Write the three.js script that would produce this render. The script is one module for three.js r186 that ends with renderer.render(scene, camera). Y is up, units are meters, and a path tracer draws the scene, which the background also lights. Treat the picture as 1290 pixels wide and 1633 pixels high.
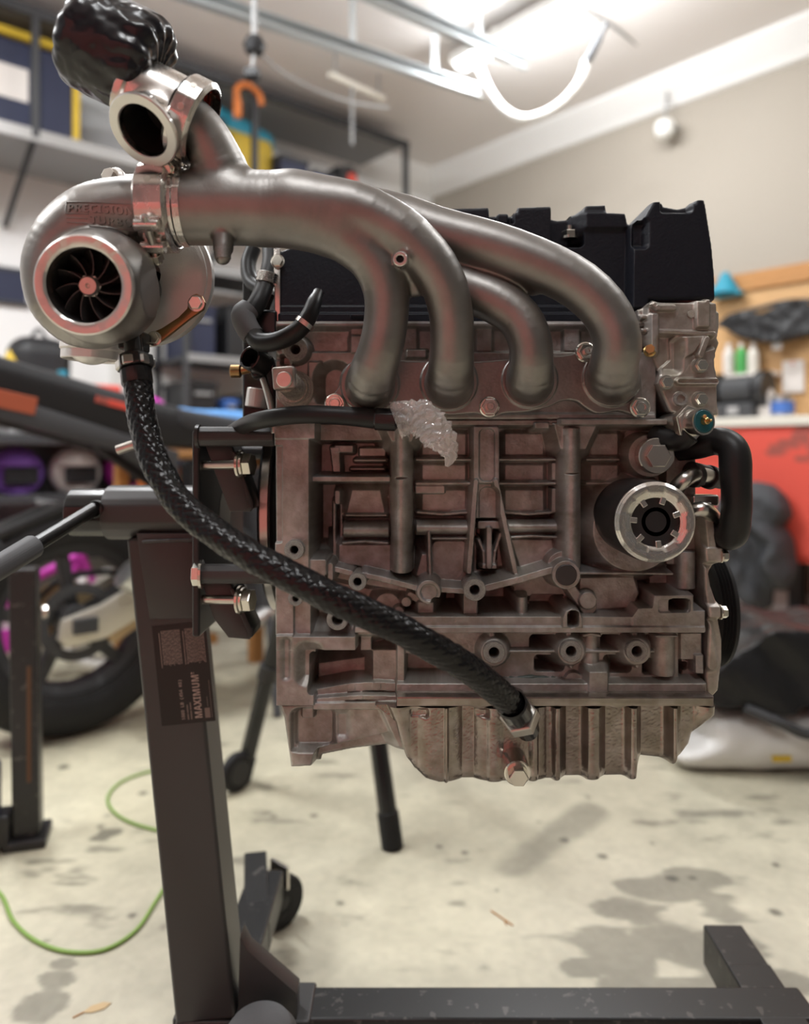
import * as THREE from 'three';
import { RoundedBoxGeometry } from 'three/addons/geometries/RoundedBoxGeometry.js';
import { TextGeometry } from 'three/addons/geometries/TextGeometry.js';
import { FontLoader } from 'three/addons/loaders/FontLoader.js';
import { mergeGeometries, mergeVertices, toCreasedNormals } from 'three/addons/utils/BufferGeometryUtils.js';
import { RectAreaLightUniformsLib } from 'three/addons/lights/RectAreaLightUniformsLib.js';
RectAreaLightUniformsLib.init();

// ---------- camera, exposure, lights ----------
const FOCAL = 1200, EYE = 0.86, HORIZON = 720, MID = 645;       // focal length in pixels of the 1290 x 1633 frame, eye height in metres
const scene = new THREE.Scene();
scene.background = new THREE.Color(0x000000);
const FULL_H = 2 * (1633 - HORIZON);                              // a level camera whose lens is shifted down
const camera = new THREE.PerspectiveCamera(2 * Math.atan(FULL_H / 2 / FOCAL) * 180 / Math.PI, 1290 / FULL_H, 0.05, 40);
camera.setViewOffset(1290, FULL_H, 0, FULL_H - 1633, 1290, 1633);
camera.position.set(0, EYE, 0);
camera.lookAt(0, EYE, -1);
camera.focus = 0.785;
camera.userData.fStop = 2.1;
const renderer = new THREE.WebGLRenderer({ antialias: true });
renderer.shadowMap.enabled = true;
renderer.toneMapping = THREE.LinearToneMapping;
renderer.toneMappingExposure = 0.96;
const TUBE_POWER = 150, TUBE_GLOW = 7, TUBE_COLOUR = new THREE.Color(0.97, 0.99, 1.0);

// ---------- the room's frame: a = metres from the right wall, b = metres from the left wall ----------
const CORNER = new THREE.Vector3(0.23, 0, -6.2), ROOM_TURN = -49 * Math.PI / 180, CEIL = 3.11;
const cR = Math.cos(ROOM_TURN), sR = Math.sin(ROOM_TURN);
const room = (b, y, a) => new THREE.Vector3(CORNER.x + cR * b + sR * a, y, CORNER.z - sR * b + cR * a);
const V = (x, y, z) => new THREE.Vector3(x, y, z);
const P = (px, py, Z) => V((px - MID) * Z / FOCAL, EYE + (HORIZON - py) * Z / FOCAL, -Z);       // the point a pixel shows at distance Z
const onFloor = (px, py, y = 0) => P(px, py, FOCAL * (EYE - y) / (py - HORIZON));
const atHeight = (px, py, y) => P(px, py, FOCAL * (EYE - y) / (py - HORIZON));
function onLeft(px, py, b) {                                      // the point seen at a pixel, b metres off the left wall
  const k = (px - MID) / FOCAL, a = (0.23 + cR * b - k * (6.2 + sR * b)) / (-sR - cR * k), p = room(b, 0, a);
  p.y = EYE - (py - HORIZON) * -p.z / FOCAL; p.a = a; p.b = b; return p;
}
function onRight(px, py, a) {
  const k = (px - MID) / FOCAL, b = (k * (6.2 - cR * a) - 0.23 - sR * a) / (cR - sR * k), p = room(b, 0, a);
  p.y = EYE - (py - HORIZON) * -p.z / FOCAL; p.a = a; p.b = b; return p;
}

// ---------- noise ----------
function rng(seed) { let s = seed >>> 0; return () => { s = (s + 0x6d2b79f5) >>> 0; let t = Math.imul(s ^ (s >>> 15), 1 | s); t = (t + Math.imul(t ^ (t >>> 7), 61 | t)) ^ t; return ((t ^ (t >>> 14)) >>> 0) / 4294967296; }; }
const hash = (x, y, z) => { let h = Math.imul(x, 374761393) + Math.imul(y, 668265263) + Math.imul(z, 2147483647 ^ 0x5bd1e995); h = Math.imul(h ^ (h >>> 13), 1274126177); return ((h ^ (h >>> 16)) >>> 0) / 4294967296; };
const fade = (t) => t * t * (3 - 2 * t), mix = (a, b, t) => a + (b - a) * t, clamp = (x, a = 0, b = 1) => Math.min(b, Math.max(a, x));
const sstep = (a, b, x) => fade(clamp((x - a) / (b - a)));
function noise3(x, y, z = 0) {
  const i = Math.floor(x), j = Math.floor(y), k = Math.floor(z), u = fade(x - i), v = fade(y - j), w = fade(z - k);
  const c = (dx, dy, dz) => hash(i + dx, j + dy, k + dz);
  return mix(mix(mix(c(0, 0, 0), c(1, 0, 0), u), mix(c(0, 1, 0), c(1, 1, 0), u), v), mix(mix(c(0, 0, 1), c(1, 0, 1), u), mix(c(0, 1, 1), c(1, 1, 1), u), v), w);
}
function fbm(x, y, z = 0, o = 4) { let s = 0, a = 0.5, t = 0; for (let i = 0; i < o; i++) { s += a * noise3(x, y, z + i * 7.3); t += a; a *= 0.5; x *= 2.03; y *= 2.03; z *= 2.03; } return s / t; }
// tiling noise for textures: cells repeat every n
function tnoise(x, y, n, z = 0) {
  const i = Math.floor(x), j = Math.floor(y), u = fade(x - i), v = fade(y - j), m = (q) => ((q % n) + n) % n;
  return mix(mix(hash(m(i), m(j), z), hash(m(i + 1), m(j), z), u), mix(hash(m(i), m(j + 1), z), hash(m(i + 1), m(j + 1), z), u), v);
}
function tfbm(u, v, n, o, z = 0) { let s = 0, a = 0.5, t = 0; for (let i = 0; i < o; i++) { s += a * tnoise(u * n, v * n, n, z + i); t += a; a *= 0.55; n *= 2; } return s / t; }

// ---------- textures ----------
function dataTex(w, h, f, { srgb = false, repeat = [1, 1], wrap = THREE.RepeatWrapping } = {}) {
  const d = new Uint8Array(w * h * 4);
  for (let y = 0; y < h; y++) for (let x = 0; x < w; x++) {
    const c = f((x + 0.5) / w, (y + 0.5) / h), o = (y * w + x) * 4;
    if (typeof c === 'number') d[o] = d[o + 1] = d[o + 2] = clamp(c) * 255; else for (let i = 0; i < 3; i++) d[o + i] = clamp(c[i]) * 255;
    d[o + 3] = 255;
  }
  const t = new THREE.DataTexture(d, w, h);
  t.wrapS = t.wrapT = wrap; t.magFilter = THREE.LinearFilter; t.repeat.set(...repeat);
  if (srgb) t.colorSpace = THREE.SRGBColorSpace;
  t.needsUpdate = true;
  return t;
}
const castBump = dataTex(512, 512, (u, v) => 0.5 * tfbm(u, v, 32, 3) + 0.5 * tfbm(u, v, 8, 3, 9), { repeat: [12, 12] });
const castMap = dataTex(512, 512, (u, v) => { const n = tfbm(u, v, 6, 5, 3), m = tfbm(u, v, 24, 3, 5), s = 0.8 + 0.3 * (n - 0.5) + 0.16 * (m - 0.5); return [s, s * (0.975 + 0.05 * n), s * (0.94 + 0.08 * m)]; }, { srgb: true, repeat: [4, 4] });
const castQuiet = dataTex(256, 256, (u, v) => { const n = tfbm(u, v, 8, 5, 13), s = 0.9 + 0.14 * (n - 0.5); return [s, s * 0.985, s * 0.965]; }, { srgb: true, repeat: [5, 5] });
const brushRough = dataTex(256, 256, (u, v) => 0.34 + 0.3 * tfbm(u, v, 5, 5, 21), { repeat: [6, 6] });
const wearMap = dataTex(512, 512, (u, v) => { const s = sstep(0.68, 0.76, tfbm(u, v, 28, 4, 31)); return [mix(0.17, 0.33, s), mix(0.17, 0.32, s), mix(0.175, 0.31, s)]; }, { srgb: true, repeat: [3, 3] });
const fabricBump = dataTex(256, 256, (u, v) => 0.5 + 0.25 * Math.sin(u * 2 * Math.PI * 64) * Math.sin(v * 2 * Math.PI * 64) + 0.3 * (tfbm(u, v, 16, 3) - 0.5), { repeat: [4, 4] });
const woodMap = dataTex(512, 512, (u, v) => { const n = tfbm(u * 1, v * 1, 4, 5, 2), g = 0.5 + 0.5 * Math.sin((v * 24 + n * 5) * 2 * Math.PI), q = 0.86 + 0.12 * g * n; return [0.92 * q, 0.76 * q, 0.56 * q]; }, { srgb: true, repeat: [1, 1] });

// ---------- materials ----------
const C = (r, g, b) => new THREE.Color().setRGB(r, g, b);
const std = (color, roughness, metalness = 0, extra = {}) => new THREE.MeshPhysicalMaterial({ color, roughness, metalness, ...extra });
const M = {
  cast: std(C(0.60, 0.565, 0.555), 0.5, 0.72, { map: castMap, bumpMap: castBump, bumpScale: 0.0006 }),
  castPan: std(C(0.50, 0.435, 0.41), 0.27, 0.9, { map: castMap, bumpMap: castBump, bumpScale: 0.0003 }),
  castBright: std(C(0.76, 0.70, 0.65), 0.45, 0.75, { map: castMap, bumpMap: castBump, bumpScale: 0.0004 }),
  manifold: std(C(0.36, 0.355, 0.355), 0.43, 0.95, { map: castQuiet, bumpMap: castBump, bumpScale: 0.00016 }),
  turbo: std(C(0.42, 0.415, 0.415), 0.4, 0.95, { map: castQuiet, bumpMap: castBump, bumpScale: 0.00014 }),
  machined: std(C(0.72, 0.69, 0.66), 0.52, 1, { roughnessMap: brushRough }),
  ring: std(C(0.7, 0.68, 0.66), 0.33, 1),
  compressor: std(C(0.72, 0.7, 0.68), 0.42, 0.85, { bumpMap: castBump, bumpScale: 0.0002 }),
  steel: std(C(0.6, 0.57, 0.53), 0.28, 1),
  zinc: std(C(0.72, 0.69, 0.62), 0.2, 1),
  brass: std(C(0.6, 0.42, 0.18), 0.3, 1),
  bronze: std(C(0.36, 0.22, 0.1), 0.35, 1),
  darkHole: std(C(0.012, 0.01, 0.009), 0.6, 0.2),
  wheelMetal: std(C(0.075, 0.07, 0.07), 0.5, 0.8),
  blackPaint: std(C(0.008, 0.009, 0.015), 0.5, 0, { specularIntensity: 0.6, bumpMap: castBump, bumpScale: 0.00025 }),
  blackGloss: std(C(0.012, 0.012, 0.013), 0.24, 0),
  blackWorn: std(C(1, 1, 1), 0.36, 0.25, { map: wearMap }),
  standPaint: std(C(0.06, 0.058, 0.059), 0.42, 0.35),
  standDark: std(C(0.02, 0.019, 0.02), 0.4, 0.1),
  rubber: std(C(0.014, 0.014, 0.015), 0.6, 0, { specularIntensity: 0.6 }),
  hoseRubber: std(C(0.013, 0.013, 0.014), 0.42, 0, { specularIntensity: 0.7 }),
  grip: std(C(0.1, 0.1, 0.105), 0.65, 0),
  bag: std(C(0.009, 0.009, 0.013), 0.26, 0),
  bagMatte: std(C(0.011, 0.011, 0.012), 0.42, 0, { specularIntensity: 0.7 }),
  film: std(C(0.97, 0.96, 0.95), 0.12, 0, { transmission: 0.72, thickness: 0, side: THREE.DoubleSide, ior: 1.6, clearcoat: 0.6, clearcoatRoughness: 0.1 }),
  braid: std(C(0.008, 0.008, 0.009), 0.2, 0.0, { specularIntensity: 0.7 }),
  teal: std(C(0.01, 0.09, 0.11), 0.35, 0),
  red: std(C(0.7, 0.19, 0.17), 0.45, 0),
  gasketRed: std(C(0.6, 0.05, 0.03), 0.4, 0),
  white: std(C(0.8, 0.79, 0.76), 0.5, 0),
  sealant: std(C(0.05, 0.065, 0.055), 0.5, 0),
};

// ---------- scene-graph helpers ----------
const offs = new WeakMap(), used = new Map();
function numbered(name) { const n = used.get(name) || 0; used.set(name, n + 1); return n ? name + '_' + String(n).padStart(3, '0') : name; }
function tag(o, label, category, group, kind) { o.userData = { label, category }; if (group) o.userData.group = group; if (kind) o.userData.kind = kind; return o; }
function shadow(m) { m.castShadow = m.receiveShadow = true; return m; }
function thing(name, label, category, pos = V(0, 0, 0), turn = null, group) {   // turn null: parts are given in world places; a number: parts are given in the thing's own axes
  const o = new THREE.Group(); o.name = numbered(name); o.position.copy(pos); if (turn) o.rotation.y = turn;
  if (turn === null) offs.set(o, pos.clone().negate());
  scene.add(o); return tag(o, label, category, group);
}
function part(parent, name, geo, mat, label) {
  const off = offs.get(parent); if (off) geo.translate(off.x, off.y, off.z);
  const m = shadow(new THREE.Mesh(geo, mat)); m.name = name; if (off) offs.set(m, off); if (label) m.userData.label = label;
  parent.add(m); return m;
}
function single(name, geo, mat, label, category, group) {          // a thing of one mesh, its origin at its base
  geo.computeBoundingBox(); const b = geo.boundingBox, p = V((b.min.x + b.max.x) / 2, b.min.y, (b.min.z + b.max.z) / 2);
  geo.translate(-p.x, -p.y, -p.z);
  const m = shadow(new THREE.Mesh(geo, mat)); m.name = numbered(name); m.position.copy(p); scene.add(m); return tag(m, label, category, group);
}
function struct(name, geo, mat) { const m = shadow(new THREE.Mesh(geo, mat)); m.name = name; m.userData.kind = 'structure'; scene.add(m); return m; }
function copyOf(root, pos, turn, label, group) {
  const r = root.clone(); r.name = numbered(root.name.replace(/_\d{3}$/, '')); r.position.copy(pos); if (turn !== undefined) r.rotation.y = turn;
  r.userData = { ...root.userData, label: label || root.userData.label }; if (group) r.userData.group = group;
  scene.add(r); return r;
}

// ---------- geometry helpers ----------
const crease = (g, deg = 35) => toCreasedNormals(g, deg * Math.PI / 180);
const merge = (...gs) => mergeGeometries(gs.flat().map((g) => { const q = g.index ? g.toNonIndexed() : g; for (const k of Object.keys(q.attributes)) if (!['position', 'normal', 'uv'].includes(k)) q.deleteAttribute(k); return q; }));
function metricUV(g) {                                              // texture coordinates in metres, from the side each face looks to
  const p = g.attributes.position, n = g.attributes.normal, uv = g.attributes.uv;
  for (let i = 0; i < p.count; i++) { const a = Math.abs(n.getX(i)), b = Math.abs(n.getY(i)), c = Math.abs(n.getZ(i)), x = p.getX(i), y = p.getY(i), z = p.getZ(i); a >= b && a >= c ? uv.setXY(i, z, y) : b >= c ? uv.setXY(i, x, z) : uv.setXY(i, x, y); }
  return g;
}
const rbox = (w, h, d, r = 0.002, x = 0, y = 0, z = 0, seg = 2) => metricUV(new RoundedBoxGeometry(w, h, d, seg, Math.min(r, w / 2.01, h / 2.01, d / 2.01)).translate(x, y, z));
const UP = V(0, 1, 0);
function orient(g, at, dir) { return g.applyQuaternion(new THREE.Quaternion().setFromUnitVectors(UP, dir.clone().normalize())).translate(at.x, at.y, at.z); }
const lathe = (prof, at, dir, seg = 40, deg = 30) => orient(crease(new THREE.LatheGeometry(prof.map(([r, t]) => new THREE.Vector2(Math.max(r, 0), t)), seg), deg), at, dir);
function rod(a, b, r, r2 = r, ch = 0.0008, seg = 24) {              // a bar with chamfered ends
  const d = b.clone().sub(a), L = d.length(); ch = Math.min(ch, L / 4, r / 2, r2 / 2);
  return lathe([[0, 0], [r - ch, 0], [r, ch], [r2, L - ch], [r2 - ch, L], [0, L]], a, d, seg);
}
function bar(a, b, w, h, r = 0.002, up = UP) {                      // a square bar from a to b
  const d = b.clone().sub(a), L = d.length(), z = d.clone().normalize(), x = up.clone().cross(z).normalize(), y = z.clone().cross(x);
  return rbox(w, h, L, r).applyMatrix4(new THREE.Matrix4().makeBasis(x, y, z).setPosition(a.clone().add(b).multiplyScalar(0.5)));
}
function hexHead(at, dir, r, h, turn = 0) {                          // chamfered hexagon
  const s = new THREE.Shape(); for (let i = 0; i < 6; i++) { const t = i * Math.PI / 3 + turn; s[i ? 'lineTo' : 'moveTo'](r * Math.cos(t), r * Math.sin(t)); } s.closePath();
  const g = new THREE.ExtrudeGeometry(s, { depth: h * 0.7, bevelEnabled: true, bevelThickness: h * 0.15, bevelSize: r * 0.08, bevelSegments: 2 }).translate(0, 0, h * 0.15).rotateX(-Math.PI / 2);
  return orient(g, at, dir);
}
function bolt(at, dir, r, h, washer = 1.35) {                        // flange bolt: washer face, hexagon and dished top
  const n = dir.clone().normalize();
  return merge(lathe([[0, 0], [r * washer, 0], [r * washer, h * 0.18], [r * 1.05, h * 0.3], [0, h * 0.3]], at, n, 28), hexHead(at.clone().addScaledVector(n, h * 0.25), n, r, h * 0.75));
}
function sweep(pts, rad, { n = 80, m = 20, cap = true, tension = 0.5, closed = false, vScale = 1, wob = null } = {}) {   // a round tube through points with its own radius at each
  const curve = new THREE.CatmullRomCurve3(pts, closed, 'centripetal', tension), fr = curve.computeFrenetFrames(n, closed), L = curve.getLength();
  const pos = [], uv = [], idx = [], R = (t) => { if (typeof rad === 'number') return rad; const s = t * (rad.length - 1), i = Math.min(Math.floor(s), rad.length - 2); return mix(rad[i], rad[i + 1], fade(s - i)); };
  for (let i = 0; i <= n; i++) {
    const u = i / n, c = curve.getPointAt(u), r = R(u);
    for (let j = 0; j <= m; j++) {
      const t = j / m * 2 * Math.PI, d = fr.normals[i].clone().multiplyScalar(Math.cos(t)).addScaledVector(fr.binormals[i], Math.sin(t)), k = wob ? wob(u, t) : 1;
      pos.push(c.x + d.x * r * k, c.y + d.y * r * k, c.z + d.z * r * k); uv.push(j / m, u * L * vScale);
    }
  }
  for (let i = 0; i < n; i++) for (let j = 0; j < m; j++) { const a = i * (m + 1) + j, b = a + m + 1; idx.push(a, a + 1, b, a + 1, b + 1, b); }
  const g = new THREE.BufferGeometry(); g.setAttribute('position', new THREE.Float32BufferAttribute(pos, 3)); g.setAttribute('uv', new THREE.Float32BufferAttribute(uv, 2)); g.setIndex(idx); g.computeVertexNormals();
  if (!cap || closed) return g;
  const ends = [0, 1].map((e) => { const c = curve.getPointAt(e), t = curve.getTangentAt(e).multiplyScalar(e ? 1 : -1), r = R(e); return lathe([[0, 0.0006], [r * 0.86, 0.0006], [r, -0.0006]], c, t, m); });
  return merge(g, ends);
}
function poly2shape(pts) { const s = new THREE.Shape(); pts.forEach(([x, y], i) => s[i ? 'lineTo' : 'moveTo'](x, y)); s.closePath(); return s; }
function prism(pts, Z, depth, bevel = 0.0015, holes = []) {          // an outline in pixels at distance Z, given its depth backwards
  const f = ([x, y]) => { const p = P(x, y, Z); return [p.x, p.y]; }, s = poly2shape(pts.map(f));
  for (const h of holes) { const q = new THREE.Path(); h.map(f).forEach(([x, y], i) => q[i ? 'lineTo' : 'moveTo'](x, y)); q.closePath(); s.holes.push(q); }
  const g = new THREE.ExtrudeGeometry(s, { depth: depth - 2 * bevel, bevelEnabled: bevel > 0, bevelThickness: bevel, bevelSize: bevel, bevelOffset: -bevel, bevelSegments: 2, curveSegments: 16 });
  return crease(g.translate(0, 0, -Z - depth + bevel), 30);
}
const extr = (pts, depth, bevel = 0.002) => crease(new THREE.ExtrudeGeometry(poly2shape(pts), { depth: depth - 2 * bevel, bevelEnabled: bevel > 0, bevelThickness: bevel, bevelSize: bevel, bevelOffset: -bevel, bevelSegments: 2 }).translate(0, 0, -depth / 2 + bevel), 30);
const circ = (cx, cy, r, n = 20, a0 = 0, a1 = 2 * Math.PI) => Array.from({ length: n }, (_, i) => { const t = a0 + (a1 - a0) * i / (a1 - a0 >= 6.28 ? n : n - 1); return [cx + r * Math.cos(t), cy + r * Math.sin(t)]; });
function spline(pts, n = 60) { return new THREE.CatmullRomCurve3(pts.map(([x, y]) => V(x, y, 0)), false, 'centripetal').getPoints(n).map((p) => [p.x, p.y]); }

// ---------- castings: a surface whose height over a plane is built from pads, ribs and pockets with fillets ----------
const sdBox = (x, y, hx, hy, r) => { const qx = Math.abs(x) - hx + r, qy = Math.abs(y) - hy + r; return Math.hypot(Math.max(qx, 0), Math.max(qy, 0)) + Math.min(Math.max(qx, qy), 0) - r; };
const sdSeg = (x, y, ax, ay, bx, by) => { const px = x - ax, py = y - ay, dx = bx - ax, dy = by - ay, t = clamp((px * dx + py * dy) / (dx * dx + dy * dy || 1)); return Math.hypot(px - dx * t, py - dy * t); };
function sdPoly(x, y, p) {
  let d = Infinity, s = 1;
  for (let i = 0, j = p.length - 1; i < p.length; j = i++) {
    const ex = p[j][0] - p[i][0], ey = p[j][1] - p[i][1], wx = x - p[i][0], wy = y - p[i][1], t = clamp((wx * ex + wy * ey) / (ex * ex + ey * ey || 1)), bx = wx - ex * t, by = wy - ey * t;
    d = Math.min(d, bx * bx + by * by);
    const c1 = y >= p[i][1], c2 = y < p[j][1], c3 = ex * wy > ey * wx;
    if ((c1 && c2 && c3) || (!c1 && !c2 && !c3)) s = -s;
  }
  return s * Math.sqrt(d);
}
const smax = (a, b, k) => { const h = Math.max(k - Math.abs(a - b), 0) / k; return Math.max(a, b) + h * h * k * 0.25; };
const smin = (a, b, k) => { const h = Math.max(k - Math.abs(a - b), 0) / k; return Math.min(a, b) - h * h * k * 0.25; };
// ops in pixels and millimetres: each returns [kind, sd(x, y) in metres, height(x, y), slope, bounds]
function casting(Z, deep = 1, top = 30) {                             // deep: how much further below the top the low places lie
  const ops = [], mx = (px, z) => (px - MID) * z / FOCAL, my = (py, z) => EYE + (HORIZON - py) * z / FOCAL;
  const push = (cut, h, sd, b, hf, slope = 5 * (deep > 1 ? 2.2 : 1), k = 0.0022) => { ops.push({ cut, h, sd, hf, slope, k, b }); return api; };
  const rect = (x0, y0, x1, y1, z) => [mx(Math.min(x0, x1), z), my(Math.max(y0, y1), z), mx(Math.max(x0, x1), z), my(Math.min(y0, y1), z)];
  const D = (mm) => (mm < top ? top - (top - mm) * deep : mm) / 1000;
  const api = {
    ops, Z,
    box(x0, y0, x1, y1, mm, o = {}) { const h = D(mm), z = Z - (o.cut ? D(Math.max(mm, o.at ?? 14)) : h), [a, b, c, d] = rect(x0, y0, x1, y1, z), r = Math.min(o.r ?? 0.0012, (c - a) / 2, (d - b) / 2); return push(o.cut, h, (x, y) => sdBox(x - (a + c) / 2, y - (b + d) / 2, (c - a) / 2, (d - b) / 2, r), [a, b, c, d], o.hf, o.slope ?? (o.cut ? 22 : undefined), o.k); },
    cut(x0, y0, x1, y1, mm, o = {}) { return api.box(x0, y0, x1, y1, mm, { ...o, cut: true }); },
    poly(pts, mm, o = {}) { const h = D(mm), z = Z - (o.cut ? D(Math.max(mm, o.at ?? 14)) : h), q = pts.map(([x, y]) => [mx(x, z), my(y, z)]), xs = q.map((p) => p[0]), ys = q.map((p) => p[1]); return push(o.cut, h, (x, y) => sdPoly(x, y, q), [Math.min(...xs), Math.min(...ys), Math.max(...xs), Math.max(...ys)], o.hf, o.slope, o.k); },
    line(pts, w, mm, o = {}) { const h = D(mm), z = Z - h, q = pts.map(([x, y]) => [mx(x, z), my(y, z)]), r = w / 2 * z / FOCAL; for (let i = 0; i + 1 < q.length; i++) { const [A, B] = [q[i], q[i + 1]]; push(o.cut, h, (x, y) => sdSeg(x, y, ...A, ...B) - r, [Math.min(A[0], B[0]) - r, Math.min(A[1], B[1]) - r, Math.max(A[0], B[0]) + r, Math.max(A[1], B[1]) + r], o.hf, o.slope, o.k); } return api; },
    disc(cx, cy, r, mm, o = {}) { const h = D(mm), z = Z - (o.cut ? D(Math.max(mm, o.at ?? 14)) : h), X = mx(cx, z), Y = my(cy, z), R = r * z / FOCAL; return push(o.cut, h, (x, y) => Math.hypot(x - X, (y - Y) / (o.sy ?? 1)) - R, [X - R, Y - R * (o.sy ?? 1), X + R, Y + R * (o.sy ?? 1)], o.hf, o.slope, o.k); },
    vcyl(x0, y0, x1, y1, mm, edge, o = {}) { const h = D(mm), z = Z - h, [a, b, c, d] = rect(x0, y0, x1, y1, z), R = (c - a) / 2, E = h - D(edge); return push(false, h, (x, y) => sdBox(x - (a + c) / 2, y - (b + d) / 2, R, (d - b) / 2, 0.0005), [a, b, c, d], (x) => h - E * (1 - Math.sqrt(Math.max(0, 1 - ((x - (a + c) / 2) / R) ** 2))), o.slope, o.k); },
    hcyl(x0, y0, x1, y1, mm, edge, o = {}) { const h = D(mm), z = Z - h, [a, b, c, d] = rect(x0, y0, x1, y1, z), R = (d - b) / 2, E = h - D(edge); return push(false, h, (x, y) => sdBox(x - (a + c) / 2, y - (b + d) / 2, (c - a) / 2, R, 0.0005), [a, b, c, d], (x, y) => h - E * (1 - Math.sqrt(Math.max(0, 1 - ((y - (b + d) / 2) / R) ** 2))), o.slope, o.k); },
  };
  return api;
}
function relief(cast, outline, { step = 0.0008, depth = 0.1, round = 0.0015, base = 0, rough = 0.00012, roundBy = null, oz = 0 } = {}) {
  const { ops, Z } = cast, poly = outline.map(([x, y]) => { const p = P(x, y, Z - oz); return [p.x, p.y]; });
  const rp = roundBy && roundBy.map(([x, y]) => { const p = P(x, y, Z - oz); return [p.x, p.y]; });
  const xs = poly.map((p) => p[0]), ys = poly.map((p) => p[1]), x0 = Math.min(...xs) - step, y0 = Math.min(...ys) - step, nx = Math.ceil((Math.max(...xs) + step - x0) / step), ny = Math.ceil((Math.max(...ys) + step - y0) / step);
  const H = (x, y, d) => {
    let h = base;
    for (const o of ops) {
      const b = o.b, M = 0.016;
      if (x < b[0] - M || x > b[2] + M || y < b[1] - M || y > b[3] + M) continue;
      const sd = o.sd(x, y), top = o.hf ? o.hf(x, y) : o.h;
      if (o.cut) h = smin(h, top + Math.max(sd, 0) * o.slope, o.k); else h = smax(h, top - Math.max(sd, 0) * o.slope, o.k);
    }
    if (rp) d = Math.min(sdPoly(x, y, rp), 0);
    if (d > -round) { const q = clamp(1 + d / round); h -= round * (1 - Math.sqrt(Math.max(0, 1 - q * q))); }
    return h + rough * (noise3(x * 700, y * 700, 4) - 0.5) * 2;
  };
  const pos = [], uv = [], id = new Int32Array((nx + 1) * (ny + 1)).fill(-1), D = new Float32Array((nx + 1) * (ny + 1)), e = 1e-5;
  for (let j = 0; j <= ny; j++) for (let i = 0; i <= nx; i++) {
    let x = x0 + i * step, y = y0 + j * step, d = sdPoly(x, y, poly); const n = j * (nx + 1) + i; D[n] = d;
    if (d > step * 1.05) continue;
    if (d > -step * 0.35) { const gx = (sdPoly(x + e, y, poly) - d) / e, gy = (sdPoly(x, y + e, poly) - d) / e, g = Math.hypot(gx, gy) || 1; x -= gx / g * d; y -= gy / g * d; d = 0; }
    id[n] = pos.length / 3; pos.push(x, y, -Z + H(x, y, Math.min(d, 0))); uv.push(x, y);
  }
  const idx = [];
  const tri = (a, b, c) => { if (id[a] < 0 || id[b] < 0 || id[c] < 0 || (D[a] > 0 && D[b] > 0 && D[c] > 0)) return; idx.push(id[a], id[b], id[c]); };
  for (let j = 0; j < ny; j++) for (let i = 0; i < nx; i++) { const a = j * (nx + 1) + i, b = a + 1, c = a + nx + 1, d = c + 1; tri(a, b, d); tri(a, d, c); }
  const g = new THREE.BufferGeometry(); g.setAttribute('position', new THREE.Float32BufferAttribute(pos, 3)); g.setAttribute('uv', new THREE.Float32BufferAttribute(uv, 2)); g.setIndex(idx); g.computeVertexNormals();
  // the sides, back to the given depth
  const sp = [], si = [], su = []; let k = 0;
  for (let i = 0; i < poly.length; i++) {
    const A = poly[i], B = poly[(i + 1) % poly.length], L = Math.hypot(B[0] - A[0], B[1] - A[1]), m = Math.max(1, Math.ceil(L / (step * 1.5)));
    for (let t = 0; t <= m; t++) { const x = mix(A[0], B[0], t / m), y = mix(A[1], B[1], t / m); sp.push(x, y, -Z + H(x, y, 0) + 0.0001, x, y, -Z - depth); su.push(x + y, 0, x + y, depth); if (t) si.push(k - 2, k - 1, k, k, k - 1, k + 1); k += 2; }
  }
  const s = new THREE.BufferGeometry(); s.setAttribute('position', new THREE.Float32BufferAttribute(sp, 3)); s.setAttribute('uv', new THREE.Float32BufferAttribute(su, 2)); s.setIndex(si); s.computeVertexNormals();
  const bk = new THREE.ShapeGeometry(poly2shape(poly)).translate(0, 0, -Z - depth);
  return merge(g, s, bk);
}

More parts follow.
